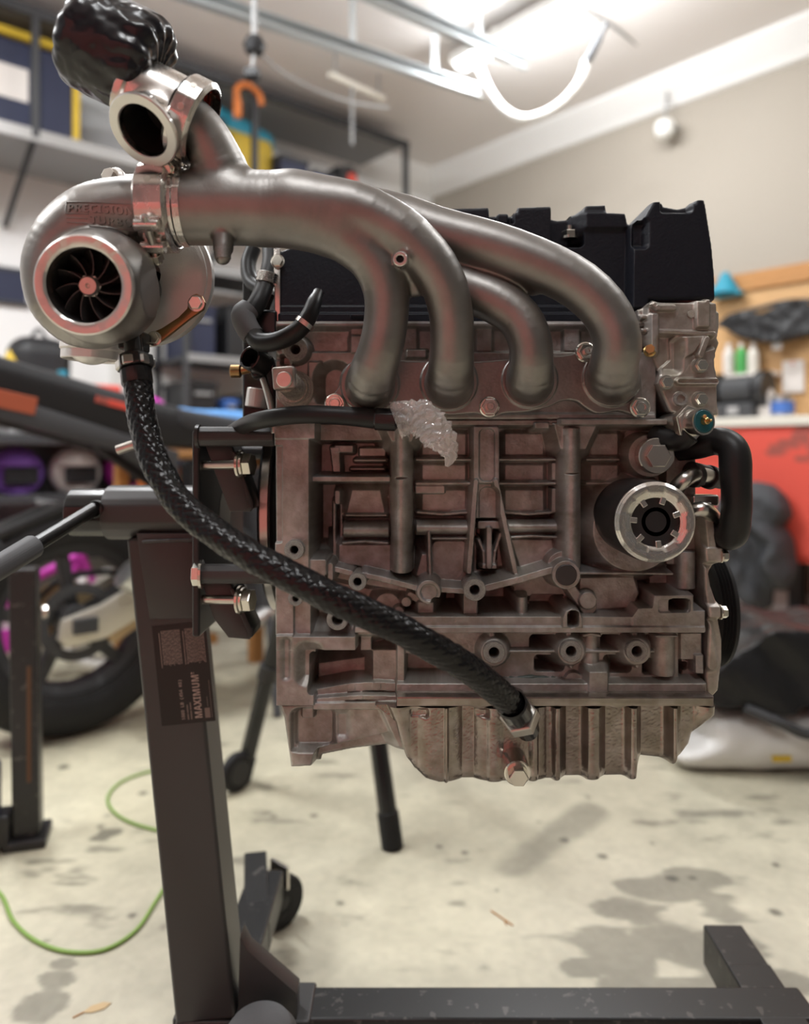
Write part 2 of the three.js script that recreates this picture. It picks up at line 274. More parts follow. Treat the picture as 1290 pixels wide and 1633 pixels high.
// ---------- smooth bodies from distance fields (surface nets) ----------
function nets(f, lo, hi, step, uvScale = 1) {
  const n = ['x', 'y', 'z'].map((k) => Math.ceil((hi[k] - lo[k]) / step) + 1), [nx, ny, nz] = n, F = new Float32Array(nx * ny * nz), at = (i, j, k) => i + nx * (j + ny * k);
  for (let k = 0; k < nz; k += 1) for (let j = 0; j < ny; j++) for (let i = 0; i < nx; i++) {
    F[at(i, j, k)] = f(lo.x + i * step, lo.y + j * step, lo.z + k * step);
    const skip = Math.floor(Math.abs(F[at(i, j, k)]) / step * 0.7) - 1;                   // far from the surface: step over cells along x
    if (skip > 0) { const v = F[at(i, j, k)]; for (let q = 1; q <= skip && i + 1 < nx; q++) { i++; F[at(i, j, k)] = v; } }
  }
  const id = new Int32Array(nx * ny * nz).fill(-1), pos = [], idx = [], C8 = [[0, 0, 0], [1, 0, 0], [0, 1, 0], [1, 1, 0], [0, 0, 1], [1, 0, 1], [0, 1, 1], [1, 1, 1]], E = [[0, 1], [2, 3], [4, 5], [6, 7], [0, 2], [1, 3], [4, 6], [5, 7], [0, 4], [1, 5], [2, 6], [3, 7]];
  for (let k = 0; k < nz - 1; k++) for (let j = 0; j < ny - 1; j++) for (let i = 0; i < nx - 1; i++) {
    const v = C8.map(([a, b, c]) => F[at(i + a, j + b, k + c)]); let neg = 0; for (const q of v) if (q < 0) neg++;
    if (neg === 0 || neg === 8) continue;
    let x = 0, y = 0, z = 0, m = 0;
    for (const [p, q] of E) if ((v[p] < 0) !== (v[q] < 0)) { const t = v[p] / (v[p] - v[q]); x += mix(C8[p][0], C8[q][0], t); y += mix(C8[p][1], C8[q][1], t); z += mix(C8[p][2], C8[q][2], t); m++; }
    id[at(i, j, k)] = pos.length / 3; pos.push(lo.x + (i + x / m) * step, lo.y + (j + y / m) * step, lo.z + (k + z / m) * step);
  }
  const quad = (a, b, c, d, flip) => { if (a < 0 || b < 0 || c < 0 || d < 0) return; flip ? idx.push(a, c, b, a, d, c) : idx.push(a, b, c, a, c, d); };
  for (let k = 1; k < nz - 1; k++) for (let j = 1; j < ny - 1; j++) for (let i = 1; i < nx - 1; i++) {
    const s = F[at(i, j, k)] < 0;
    if (s !== F[at(i + 1, j, k)] < 0) quad(id[at(i, j - 1, k - 1)], id[at(i, j, k - 1)], id[at(i, j, k)], id[at(i, j - 1, k)], !s);
    if (s !== F[at(i, j + 1, k)] < 0) quad(id[at(i - 1, j, k - 1)], id[at(i - 1, j, k)], id[at(i, j, k)], id[at(i, j, k - 1)], !s);
    if (s !== F[at(i, j, k + 1)] < 0) quad(id[at(i - 1, j - 1, k)], id[at(i, j - 1, k)], id[at(i, j, k)], id[at(i - 1, j, k)], !s);
  }
  const nor = [], uv = [], e = step * 0.25;
  for (let i = 0; i < pos.length; i += 3) {
    let [x, y, z] = [pos[i], pos[i + 1], pos[i + 2]], gx, gy, gz;
    for (let it = 0; it < 3; it++) {
      gx = f(x + e, y, z) - f(x - e, y, z); gy = f(x, y + e, z) - f(x, y - e, z); gz = f(x, y, z + e) - f(x, y, z - e); const L = Math.hypot(gx, gy, gz) || 1; gx /= L; gy /= L; gz /= L;
      if (it < 2) { const d = clamp(f(x, y, z), -step, step); x -= gx * d; y -= gy * d; z -= gz * d; }
    }
    pos[i] = x; pos[i + 1] = y; pos[i + 2] = z; nor.push(gx, gy, gz); uv.push((x + 0.37 * z) * uvScale, (y + 0.53 * z) * uvScale);
  }
  const g = new THREE.BufferGeometry(); g.setAttribute('position', new THREE.Float32BufferAttribute(pos, 3)); g.setAttribute('normal', new THREE.Float32BufferAttribute(nor, 3)); g.setAttribute('uv', new THREE.Float32BufferAttribute(uv, 2)); g.setIndex(idx);
  return g;
}
function pipeField(pts, n = 26) {                                    // pts: [px, py, Z, radius in pixels at Z]
  const c = new THREE.CatmullRomCurve3(pts.map(([x, y, z]) => P(x, y, z)), false, 'centripetal'), rad = pts.map(([, , z, r]) => r * z / FOCAL), q = [];
  for (let i = 0; i <= n; i++) { const t = i / n, p = c.getPoint(t), s = t * (pts.length - 1), k = Math.min(Math.floor(s), pts.length - 2); q.push([p.x, p.y, p.z, mix(rad[k], rad[k + 1], fade(s - k))]); }
  return (x, y, z) => {
    let best = 1e9;
    for (let i = 0; i < n; i++) {
      const A = q[i], B = q[i + 1], dx = B[0] - A[0], dy = B[1] - A[1], dz = B[2] - A[2], t = clamp(((x - A[0]) * dx + (y - A[1]) * dy + (z - A[2]) * dz) / (dx * dx + dy * dy + dz * dz));
      const ex = x - A[0] - dx * t, ey = y - A[1] - dy * t, ez = z - A[2] - dz * t, d = Math.sqrt(ex * ex + ey * ey + ez * ez) - A[3] - (B[3] - A[3]) * t;
      if (d < best) best = d;
    }
    return best;
  };
}
// ---------- the room: floor, walls, ceiling ----------
const RW = 8.6, RL = 8.0, inRoom = (g) => g.rotateY(ROOM_TURN).translate(CORNER.x, 0, CORNER.z);
const roomBox = (b0, b1, y0, y1, a0, a1, r = 0.004) => inRoom(rbox(b1 - b0, y1 - y0, a1 - a0, r, (b0 + b1) / 2, (y0 + y1) / 2, (a0 + a1) / 2, 1));
const FT = 12, stainAt = (px, py) => { const p = onFloor(px, py); return [p.x, -p.z]; };
const wet = [[1060, 1420, 0.10], [1105, 1400, 0.07], [1010, 1455, 0.09], [1150, 1450, 0.08], [960, 1490, 0.09], [1060, 1500, 0.11], [1130, 1520, 0.12], [1010, 1540, 0.07], [1190, 1560, 0.10], [1250, 1560, 0.06], [930, 1545, 0.04], [1090, 1580, 0.07], [980, 1570, 0.035], [90, 1560, 0.035], [105, 1535, 0.03], [70, 1600, 0.04], [55, 1620, 0.05], [75, 1500, 0.01]].map(([x, y, r]) => [...stainAt(x, y), r]);
const streak = [...stainAt(820, 1385), ...stainAt(945, 1290)];
const spots = [[500, 1300, 0.012], [470, 1290, 0.006], [225, 1265, 0.016], [103, 1223, 0.02], [960, 1365, 0.014], [1040, 1345, 0.012], [1070, 1400, 0.014], [1105, 1400, 0.012], [545, 1440, 0.012], [435, 1303, 0.012], [118, 1455, 0.008], [210, 1460, 0.008], [900, 1340, 0.01], [860, 1310, 0.008], [1240, 1380, 0.01], [1235, 1455, 0.012], [790, 1420, 0.008], [700, 1350, 0.012], [740, 1360, 0.01]].map(([x, y, r]) => [...stainAt(x, y), r]);
const floorMap = dataTex(1024, 1024, (u, v) => {                   // a square of 7 m in front of the camera
  const X = (u - 0.5) * 7, Z = v * 7, n = fbm(X * 2.2, Z * 2.2, 1, 5), m = fbm(X * 14, Z * 14, 2, 3), g = noise3(X * 90, Z * 90, 3);
  let s = 0.80 + 0.26 * (n - 0.5) + 0.13 * (m - 0.5) + 0.05 * (g - 0.5), warm = 0.9 + 0.08 * (fbm(X * 1.1, Z * 1.1, 7, 3) - 0.5);
  let w = 0; for (const [x, z, r] of wet) w = Math.max(w, 1.15 - Math.hypot(X - x, (Z - z) * 1.5) / r);
  s *= 1 - 0.25 * sstep(0.02, 0.26, w - 1.7 * (fbm(X * 9, Z * 24, 5, 4) - 0.36));
  const dS = sdSeg(X, Z, ...streak) - 0.035 + 0.05 * (fbm(X * 12, Z * 12, 8, 3) - 0.5); s *= 1 - 0.2 * sstep(0.02, -0.02, dS);
  for (const [x, z, r] of spots) s *= 1 - 0.4 * sstep(r, r * 0.4, Math.hypot(X - x, Z - z) + 0.01 * (noise3(X * 60, Z * 60, 6) - 0.5));
  s *= 1 - 0.35 * sstep(0.80, 0.86, fbm(X * 9, Z * 9, 11, 3));
  return [s, s * 0.965, s * warm * 0.985];
}, { srgb: true, wrap: THREE.MirroredRepeatWrapping });
const floorGeo = inRoom(rbox(RW + 0.4, 0.2, RL + 0.4, 0.002, RW / 2, -0.1, RL / 2, 1));
{ const p = floorGeo.attributes.position, uv = floorGeo.attributes.uv; for (let i = 0; i < p.count; i++) uv.setXY(i, p.getX(i) / 7 + 0.5, -p.getZ(i) / 7); }
const floorBump = dataTex(512, 512, (u, v) => tfbm(u, v, 24, 4, 77), { repeat: [14, 14] });
struct('floor', floorGeo, std(C(0.80, 0.805, 0.745), 0.55, 0, { map: floorMap, bumpMap: floorBump, bumpScale: 0.0015 }));
const plaster = dataTex(256, 256, (u, v) => tfbm(u, v, 32, 3, 55), { repeat: [4, 4] });
const wallPaint = std(C(0.37, 0.33, 0.28), 0.8, 0, { bumpMap: plaster, bumpScale: 0.001 }), whitePaint = std(C(0.9, 0.89, 0.88), 0.7, 0, { bumpMap: plaster, bumpScale: 0.001 }), ceilPaint = std(C(0.88, 0.84, 0.825), 0.85, 0, { bumpMap: plaster, bumpScale: 0.0015 });
struct('ceiling', roomBox(-0.2, RW + 0.2, CEIL, CEIL + 0.2, -0.2, RL + 0.2), ceilPaint);
struct('wall_right', roomBox(-0.2, RW + 0.2, 0, CEIL, -0.2, 0), wallPaint);
struct('wall_left', roomBox(-0.2, 0, 0, CEIL, 0, RL), whitePaint);
const farPaint = std(C(0.27, 0.27, 0.275), 0.8, 0, { bumpMap: plaster, bumpScale: 0.001 });
struct('wall_near', roomBox(RW, RW + 0.2, 0, CEIL, 0, RL), farPaint);
struct('wall_back', roomBox(-0.2, RW + 0.2, 0, CEIL, RL, RL + 0.2), farPaint);
const crown = (L, turnIt) => { const g = new THREE.ExtrudeGeometry(poly2shape([[0, 0], [0.17, 0], [0.165, -0.02], [0.03, -0.16], [0, -0.165]]), { depth: L, bevelEnabled: false }); return g; };
struct('trim_1', inRoom(crown(RW).applyMatrix4(new THREE.Matrix4().makeBasis(V(0, 0, 1), V(0, 1, 0), V(-1, 0, 0))).translate(RW, CEIL, 0)), whitePaint);
struct('trim_2', inRoom(crown(RL).translate(0, CEIL, 0)), whitePaint);
struct('baseboard_right', roomBox(0.02, RW, 0, 0.1, 0, 0.018, 0.004), whitePaint);
struct('baseboard_left', roomBox(0, 0.018, 0, 0.1, 0.02, RL, 0.004), whitePaint);

// ---------- lamps ----------
const glow = new THREE.MeshStandardMaterial({ color: 0xffffff, emissive: TUBE_COLOUR, emissiveIntensity: TUBE_GLOW, roughness: 0.6 });
function tubeLight(b0, b1, a, y, label, power = 1) {
  const c = room((b0 + b1) / 2, y, a), L = b1 - b0, t = thing('led_tube_light', label, 'light', c, ROOM_TURN, 'LED tube lights under the ceiling');
  part(t, 'housing', rbox(L, 0.05, 0.11, 0.01, 0, 0.045, 0), M.white);
  part(t, 'diffuser', rbox(L - 0.03, 0.05, 0.085, 0.02, 0, 0.004, 0), glow);
  for (const s of [-1, 1]) part(t, 'end_cap', rbox(0.02, 0.06, 0.115, 0.004, s * L / 2, 0.035, 0), M.white);
  for (const s of [-1, 1]) part(t, 'bracket', rbox(0.03, CEIL - y - 0.072, 0.05, 0.003, s * L * 0.3, (CEIL - y + 0.068) / 2, 0), M.white);
  // the lamp proper: light leaves the tube downwards and to both sides
  for (const [tilt, share] of [[0, 0.46], [-56, 0.33], [56, 0.33]]) {
    const l = new THREE.RectAreaLight(TUBE_COLOUR, TUBE_POWER * power * share, L - 0.06, 0.08), w = tilt * Math.PI / 180;
    const X = V(cR, 0, -sR), side = V(sR, 0, cR), out = side.clone().multiplyScalar(Math.sin(w)).add(V(0, -Math.cos(w), 0)), Zd = out.clone().negate();
    l.position.copy(room((b0 + b1) / 2, y + 0.004, a)).addScaledVector(out, tilt ? 0.05 : 0.03); l.quaternion.setFromRotationMatrix(new THREE.Matrix4().makeBasis(X, Zd.clone().cross(X), Zd));
    l.name = 'tube_lamp'; scene.add(l);
  }
}
tubeLight(1.55, 3.0, 1.26, 3.0, 'long glowing tube light with a white cable hanging from its far end');
tubeLight(3.9, 5.3, 1.9, 3.0, 'tube light off to the right of the one with the hanging cable', 0.5);
tubeLight(1.5, 2.9, 3.7, 3.0, 'tube light over the motorcycle and the shelf side', 1.35);
tubeLight(1.4, 2.8, 5.6, 3.0, 'tube light at the left end of the shelf wall', 1.5);
tubeLight(4.1, 5.5, 4.5, 3.0, 'tube light overhead, behind the camera', 0.45);
// the red cabinet behind the camera that the bright metal mirrors
{
  const t = thing('tool_cabinet', 'large red steel drawer cabinet facing the engine', 'cabinet', V(-1.0, 0, 1.45), 0);
  part(t, 'body', rbox(2.4, 1.5, 0.5, 0.012, 0, 0.85, 0.0), M.red);
  for (let i = 0; i < 7; i++) for (const s of [-1, 1]) { const d = part(t, 'drawer', rbox(1.16, 0.19, 0.03, 0.006, s * 0.595, 0.21 + i * 0.205, -0.262), M.red); part(d, 'handle', rbox(1.0, 0.02, 0.02, 0.006, s * 0.595, 0.285 + i * 0.205, -0.285), M.steel); }
  for (const x of [-1.1, 1.1]) for (const z of [-0.18, 0.18]) { part(t, 'caster', rod(V(x - 0.02, 0.05, z), V(x + 0.02, 0.05, z), 0.05), M.rubber); part(t, 'caster_fork', rbox(0.06, 0.04, 0.05, 0.004, x, 0.095, z), M.steel); }
}
// ---------- the engine: block ----------
const ENG = P(795, 1245, 0.95);
const engine = thing('car_engine', 'bare four cylinder aluminium car engine bolted to the dark stand', 'engine', ENG);
const ZB = 0.845;
{
  const k = casting(ZB, 1.6);
  // pockets first
  k.cut(490, 700, 538, 763, -10).cut(534, 700, 626, 763, -5).cut(490, 772, 533, 894, -16).cut(530, 772, 560, 900, -8);
  k.cut(611, 696, 625, 920, -12).cut(657, 696, 670, 925, -12).cut(745, 690, 757, 830, -8).cut(793, 690, 800, 830, -6).cut(870, 690, 896, 905, -12).cut(931, 690, 942, 905, -12);
  k.cut(545, 823, 622, 834, -6).cut(664, 822, 750, 831, -6).cut(802, 819, 888, 829, -6).cut(764, 846, 795, 912, -6).cut(664, 856, 682, 890, -12);
  k.cut(664, 727, 752, 740, -2).cut(664, 765, 752, 779, -2).cut(798, 725, 886, 738, -2).cut(798, 767, 886, 780, -2).cut(934, 724, 990, 737, -2).cut(934, 766, 990, 777, -2);
  k.cut(664, 786, 712, 793, -4);
  // orange-toned wall panels between the ribs
  for (const [x0, x1] of [[674, 742], [806, 866], [943, 985]]) k.box(x0, 692, x1, 725, 8, { slope: 1.2 }).box(x0, 742, x1, 765, 8, { slope: 1.2 }).box(x0, 782, x1, 814, 8, { slope: 1.2 });
  k.poly([[562, 782], [606, 782], [614, 820], [553, 820]], 8, { slope: 1.5 });
  k.line([[552, 822], [616, 822]], 3, 14);
  for (const y of [733, 771]) k.line([[664, y], [752, y]], 4, 15).line([[797, y], [886, y]], 4, 15).line([[936, y], [986, y]], 4, 15);
  k.box(662, 774, 709, 787, 15);
  for (const [x0, x1] of [[666, 748], [804, 882]]) k.line([[x0, 817], [(x0 + x1) / 2, 820.5], [x1, 817]], 4, 13);
  k.box(880, 738, 886, 766, 14).box(880, 779, 886, 817, 14);
  // the round water jacket gallery
  k.hcyl(547, 833, 620, 861, 19, 6).hcyl(664, 830, 752, 856, 19, 6).hcyl(806, 829, 892, 853, 18, 6).box(762, 831, 797, 843, 13);
  k.line([[547, 866], [582, 863.5], [618, 866]], 3.5, 18).line([[690, 859], [745, 859]], 3.5, 17).line([[815, 857], [850, 855], [889, 857]], 3.5, 17);
  k.poly([[541, 869], [622, 869], [622, 912], [541, 896]], 13, { slope: 2, });
  k.box(690, 863, 744, 930, 12, { r: 0.006, slope: 2 }).poly([[815, 861], [880, 861], [886, 892], [830, 906]], 12, { slope: 2 }).box(945, 868, 1012, 912, 10, { slope: 2 });
  k.line([[684, 850], [686, 920]], 5, 20).poly([[673, 884], [679, 884], [682, 916], [664, 918]], 13, { slope: 2 });
  // upright bolt columns
  k.vcyl(622, 682, 659, 915, 30, 10).vcyl(893, 682, 934, 907, 30, 10);
  k.poly([[612, 678], [668, 678], [656, 704], [625, 704]], 26, { slope: 2.5 }).poly([[884, 676], [952, 676], [934, 716], [894, 716]], 25, { slope: 2.5 });
  k.cut(618, 761.5, 662, 763, 26.5, { k: 0.001 }).cut(890, 754.5, 936, 756, 26.5, { k: 0.001 });
  // centre pillar that opens into two legs
  k.box(755, 680, 796, 771, 23, { r: 0.002 }).cut(764, 684, 788, 767, 20.5, { r: 0.006, k: 0.001 });
  k.line([[759, 768], [748, 912]], 8, 26).line([[791, 768], [822, 912]], 8, 26).poly([[760, 768], [791, 768], [800, 815], [798, 826], [758, 826], [757, 800]], 17).cut(764, 777, 791, 834, 14, { r: 0.008, k: 0.001, slope: 8 });
  k.line([[780, 845], [780, 903]], 9, 17).line([[764, 862], [771, 880], [772, 904]], 5, 13).line([[798, 852], [789, 880], [787, 904]], 5, 13).box(769, 900, 792, 907, 15).line([[804, 872], [810, 910]], 5, 10);
  // top rails
  k.box(437, 672, 502, 700, 31).box(500, 676, 626, 702, 12).box(620, 669, 900, 678, 22).box(895, 668, 1064, 677, 33).box(853, 674, 876, 683, 27).box(700, 676, 1000, 688, 4);
  // left rail
  k.box(437, 672, 493, 1013, 30, { r: 0.001 }).cut(430, 711, 451, 864, 25, { k: 0.001 }).cut(436, 1011.5, 567, 1014, 24, { k: 0.0006 });
  k.box(490, 760, 622, 768, 20);
  k.box(534, 710, 563, 722, 11).poly([[526, 713], [541, 713], [543, 753], [531, 753]], 11).box(573, 714, 615, 728, 6).line([[566, 734], [614, 734]], 4, 11).line([[560, 748], [612, 748]], 4, 6);
  k.line([[538, 786], [538, 800]], 9, 14).line([[533, 800], [533, 893]], 5, 8).line([[544, 800], [544, 893]], 4, 4);
  // shelf of the crankcase: zigzag rail with bolt bosses
  k.poly([[490, 890], [560, 893], [622, 914], [684, 928], [757, 925], [850, 903], [882, 890], [905, 880], [908, 950], [700, 952], [600, 935], [490, 912]], 8, { slope: 2 });
  k.box(490, 892, 519, 920, 28).line([[527, 902], [527, 922]], 9, 30).line([[520, 895], [520, 916]], 2, 33);
  k.line([[536, 908], [560, 914]], 9, 26).line([[580, 917], [620, 926], [668, 939]], 9, 31).line([[698, 940], [742, 943]], 9, 31).line([[775, 938], [830, 924], [880, 909]], 11, 34);
  k.disc(684, 944, 19, 36).disc(684, 944, 13, 33, { cut: true }).disc(903, 917, 23, 37).disc(898, 905, 26, 24);
  k.line([[920, 914], [1072, 915]], 4, 25).box(1000, 884, 1062, 911, 6).vcyl(1082, 880, 1114, 940, 20, 12);
  k.poly([[925, 922], [1010, 920], [1018, 946], [1008, 968], [940, 972], [925, 950]], 15, { slope: 2 }).line([[906, 930], [926, 960]], 15, 21).disc(938, 958, 14, 24).disc(938, 966, 14, 22);
  k.cut(692, 954, 740, 982, -14, { at: 24 }).cut(762, 944, 822, 979, -18, { at: 24 }).cut(1022, 920, 1045, 962, -8).cut(850, 952, 900, 978, -6);
  k.box(739, 945, 762, 986, 23).vcyl(823, 952, 844, 986, 24, 14).box(667, 960, 691, 984, 21, { slope: 3 }).disc(618, 966, 20, 11, { slope: 2 }).disc(648, 960, 8, 20).disc(636, 976, 9, 18).line([[655, 950], [672, 958]], 12, 18);
  // mid rails
  k.box(630, 983, 1016, 1001, 29).box(560, 1000, 1125, 1009, 32).poly([[1008, 984], [1018, 970], [1041, 969], [1043, 949], [1106, 949], [1106, 974], [1124, 974], [1124, 1002], [1008, 1002]], 30).cut(1049, 955, 1099, 976, 28, { r: 0.003, k: 0.001 }).cut(1070, 957, 1097, 974, -12, { r: 0.003, slope: 40, at: 30 });
  k.poly([[898, 1001], [898, 985], [902, 975], [913, 970], [924, 975], [929, 985], [929, 1001]], 35).cut(906, 975, 921, 999, 10, { r: 0.004, slope: 30, at: 33 });
  // crankcase skirt
  k.box(575, 1008, 1082, 1086, 20).cut(845, 1011, 894, 1031, -6, { r: 0.003 }).cut(852, 1043, 894, 1064, -6, { r: 0.003 }).cut(956, 1011, 1000, 1031, -6, { r: 0.003 }).cut(961, 1043, 1000, 1066, -6, { r: 0.003 }).cut(1021, 1011, 1043, 1031, -4, { r: 0.003 }).cut(1022, 1048, 1040, 1070, 0, { r: 0.003 }).cut(640, 1040, 760, 1078, 4, { r: 0.003 }).cut(595, 1012, 642, 1030, 2);
  k.box(856, 1016, 884, 1026, 2).box(966, 1015, 990, 1026, 2).box(966, 1049, 988, 1060, 0);
  k.vcyl(929, 1010, 958, 1078, 25, 18).line([[930, 1014], [943, 1011], [957, 1014]], 4, 27).vcyl(1043, 1009, 1083, 1080, 28, 17).line([[1046, 1015], [1080, 1015]], 3, 29.5).line([[800, 1039], [1042, 1039]], 4, 26);
  for (const [x, y] of [[788, 1041], [911, 1039], [1016, 1039]]) k.disc(x, y, 21, 31, { slope: 3 }).line([[x - 4, y - 33], [x - 2, y - 14]], 7, 27, { slope: 2.5 }).line([[x, y + 15], [x, y + 24]], 6, 25);
  k.box(1085, 1009, 1122, 1052, 23).poly([[1086, 1046], [1096, 1053], [1112, 1046], [1112, 1074], [1088, 1074]], 15).box(1109, 1045, 1125, 1074, 26).cut(1086, 1056, 1093, 1066, 2);
  k.cut(640, 1076, 1126, 1091, 9, { k: 0.001 }).box(632, 1090, 1140, 1112, 32).box(940, 1072, 969, 1106, 35, { slope: 3 }).disc(915, 1086, 14, 24);
  // bell-housing corner
  k.box(440, 1014, 567, 1037, 35).box(440, 1014, 501, 1126, 34).cut(454, 1020, 460, 1080, 31, { k: 0.003, slope: 1 }).cut(487, 1036, 502, 1076, 26, { slope: 1 }).cut(501, 1036, 592, 1090, -10).poly([[508, 1058], [582, 1048], [590, 1062], [590, 1094], [508, 1106]], 2, { slope: 2 });
  k.box(594, 1032, 632, 1082, 14, { slope: 2 }).box(633, 1028, 645, 1091, 27);
  k.line([[505, 1106], [560, 1096], [600, 1094], [645, 1097]], 14, 24).line([[508, 1117], [575, 1112], [645, 1114]], 8, 29).line([[506, 1128], [650, 1126]], 14, 31);
  k.box(470, 980, 566, 1012, 29, { slope: 3 }).cut(497, 958, 545, 982, 2, { slope: 2 }).box(444, 930, 496, 1012, 27).box(560, 1000, 600, 1012, 24, { slope: 2 });
  // oil filter pad, plug pad
  k.disc(1012, 845, 66, 24, { slope: 2 }).disc(1036, 727, 34, 22).box(1062, 668, 1125, 900, 12);
  for (const [x, y, r] of [[469, 877, 6.5], [570, 928, 6.5], [757, 941, 8], [538, 988, 9], [471, 955, 5], [788, 1041, 8.5], [911, 1039, 8.5], [1016, 1039, 8.5]]) k.disc(x, y, r + 1.5, -20, { cut: true, slope: 60, at: 37, k: 0.0005 });   // open bolt holes
  const block = part(engine, 'cylinder_block', relief(k, [[437, 668], [1126, 668], [1126, 1132], [497, 1132], [440, 1126]], { step: 0.00075, depth: 0.42, base: -0.018, oz: 0.03 }), M.cast);
  // bolt bosses with open holes
  const boss = (px, py, r, hole, mm, deep = 42, mat = M.cast) => {
    const z = ZB - mm / 1000, R = r * z / FOCAL, q = hole * z / FOCAL, at = P(px, py, z);
    return part(block, 'bolt_boss', lathe([[R * 1.04, -0.044], [R, -0.0008], [R - 0.0008, 0], [q + 0.0008, 0], [q, -0.0008], [q, -deep / 1000], [0, -deep / 1000]], at, V(0, 0, 1), 32), mat);
  };
  boss(469, 877, 16, 6.5, 38); boss(570, 928, 14.5, 6.5, 37); boss(757, 941, 18, 8, 38); boss(538, 988, 17.5, 9, 37); boss(471, 955, 12, 5, 33);
  for (const [x, y] of [[788, 1041], [911, 1039], [1016, 1039]]) boss(x, y, 17.5, 8.5, 38);
  part(block, 'plug', lathe([[0.0115, -0.01], [0.0115, 0], [0.0105, 0.001], [0, 0.001]], P(903, 917, ZB - 0.0378), V(0, 0, 1), 28), M.wheelMetal);
  const pl = P(1046, 727, ZB - 0.03);
  part(block, 'drain_bolt', merge(lathe([[0, -0.012], [0.0195, -0.012], [0.0195, 0.002], [0.0185, 0.003], [0, 0.003]], pl, V(0, 0, 1), 36), hexHead(pl.clone().add(V(0, 0, 0.003)), V(0, 0, 1), 0.0125, 0.007)), M.steel);
  part(block, 'sealant_bead', sweep([P(800, 1083, 0.832), P(850, 1081, 0.831), P(905, 1084, 0.832)], 0.003, { n: 30, m: 8, wob: (u) => 0.7 + 0.6 * noise3(u * 22, 0, 1) }), M.sealant);
}
// ---------- oil pan ----------
{
  const pan = casting(0.825);
  const out = [[598, 1124], [1139, 1124], [1138, 1139], [1124, 1151], [1107, 1171], [1102, 1189], [1088, 1208], [1070, 1216], [1026, 1211], [1014, 1240], [860, 1243], [700, 1246], [678, 1240], [660, 1226], [648, 1208], [640, 1186], [630, 1150]];
  const groove = (x0, x1, mm, y0 = 1095, y1 = 1290) => pan.cut(x0, y0, x1, y1, mm, { slope: 1.1, k: 0.012, r: 0.004, at: 28 });
  pan.box(560, 1120, 1150, 1300, 30, { r: 0.001, k: 0.001, slope: 30 });
  groove(738, 756, 21); groove(872, 880, 27); groove(905, 932, 20); groove(968, 1000, 21); groove(1026, 1070, 17); groove(1090, 1110, 21); groove(655, 666, 26);
  for (const [x, w] of [[712, 3], [790, 12], [852, 7], [890, 6], [948, 11], [1012, 7], [1078, 5]]) pan.vcyl(x - w, 1100, x + w, 1290, 33, 27, { slope: 2, k: 0.006 });
  for (const x of [762, 985, 1100, 668]) pan.cut(x - 12, 1131, x + 12, 1140, 24, { slope: 2, k: 0.003 });
  const body = part(engine, 'oil_pan', relief(pan, out, { step: 0.0009, depth: 0.34, round: 0.011, base: 0.03, oz: 0.02, roundBy: [[560, 1000], [1139, 1000], ...out.slice(1)] }), M.castPan);
  part(engine, 'pan_flange', prism([[632, 1111], [1139, 1111], [1139, 1127], [1000, 1127], [985, 1131], [970, 1127], [780, 1127], [765, 1131], [750, 1127], [632, 1127]], 0.794, 0.3, 0.002), M.castPan);
  const dz = 0.768, d = P(825, 1233, dz);
  part(engine, 'drain_plug', merge(lathe([[0, -0.03], [0.0135, -0.03], [0.0135, 0], [0.0125, 0.001], [0.0105, 0.001], [0.0105, 0.004], [0, 0.004]], d, V(0, -0.1, 1), 32), hexHead(d.clone().add(V(0, 0, 0.003)), V(0, -0.1, 1), 0.009, 0.008)), M.zinc, 'steel drain plug');
  part(engine, 'bung', lathe([[0.016, -0.04], [0.016, 0], [0.0145, 0.0015], [0.008, 0.0015]], P(832, 1150, 0.775), V(0.1, -0.2, 1), 28), M.castPan);
  // gearbox side of the pan
  const g = casting(0.84);
  g.box(440, 1120, 660, 1240, 22, { slope: 30, k: 0.001 }).cut(474, 1134, 529, 1187, 8, { r: 0.004, slope: 2 }).cut(468, 1134, 474, 1192, 14, { slope: 4, k: 0.001 }).poly([[508, 1196], [560, 1183], [632, 1166], [650, 1215], [500, 1230]], 6, { cut: true, slope: 4 }).cut(540, 1138, 552, 1170, 17, { slope: 1, k: 0.006 });
  g.box(482, 1128, 500, 1145, 18).poly([[608, 1130], [660, 1130], [660, 1200], [636, 1190]], 28, { slope: 1.5 });
  part(engine, 'gearbox_flange', relief(g, [[446, 1122], [660, 1122], [660, 1200], [625, 1195], [560, 1203], [511, 1213], [509, 1221], [464, 1223], [461, 1200], [453, 1145]], { step: 0.0009, depth: 0.3, round: 0.004, base: 0.022, oz: 0.02 }), M.cast);
}
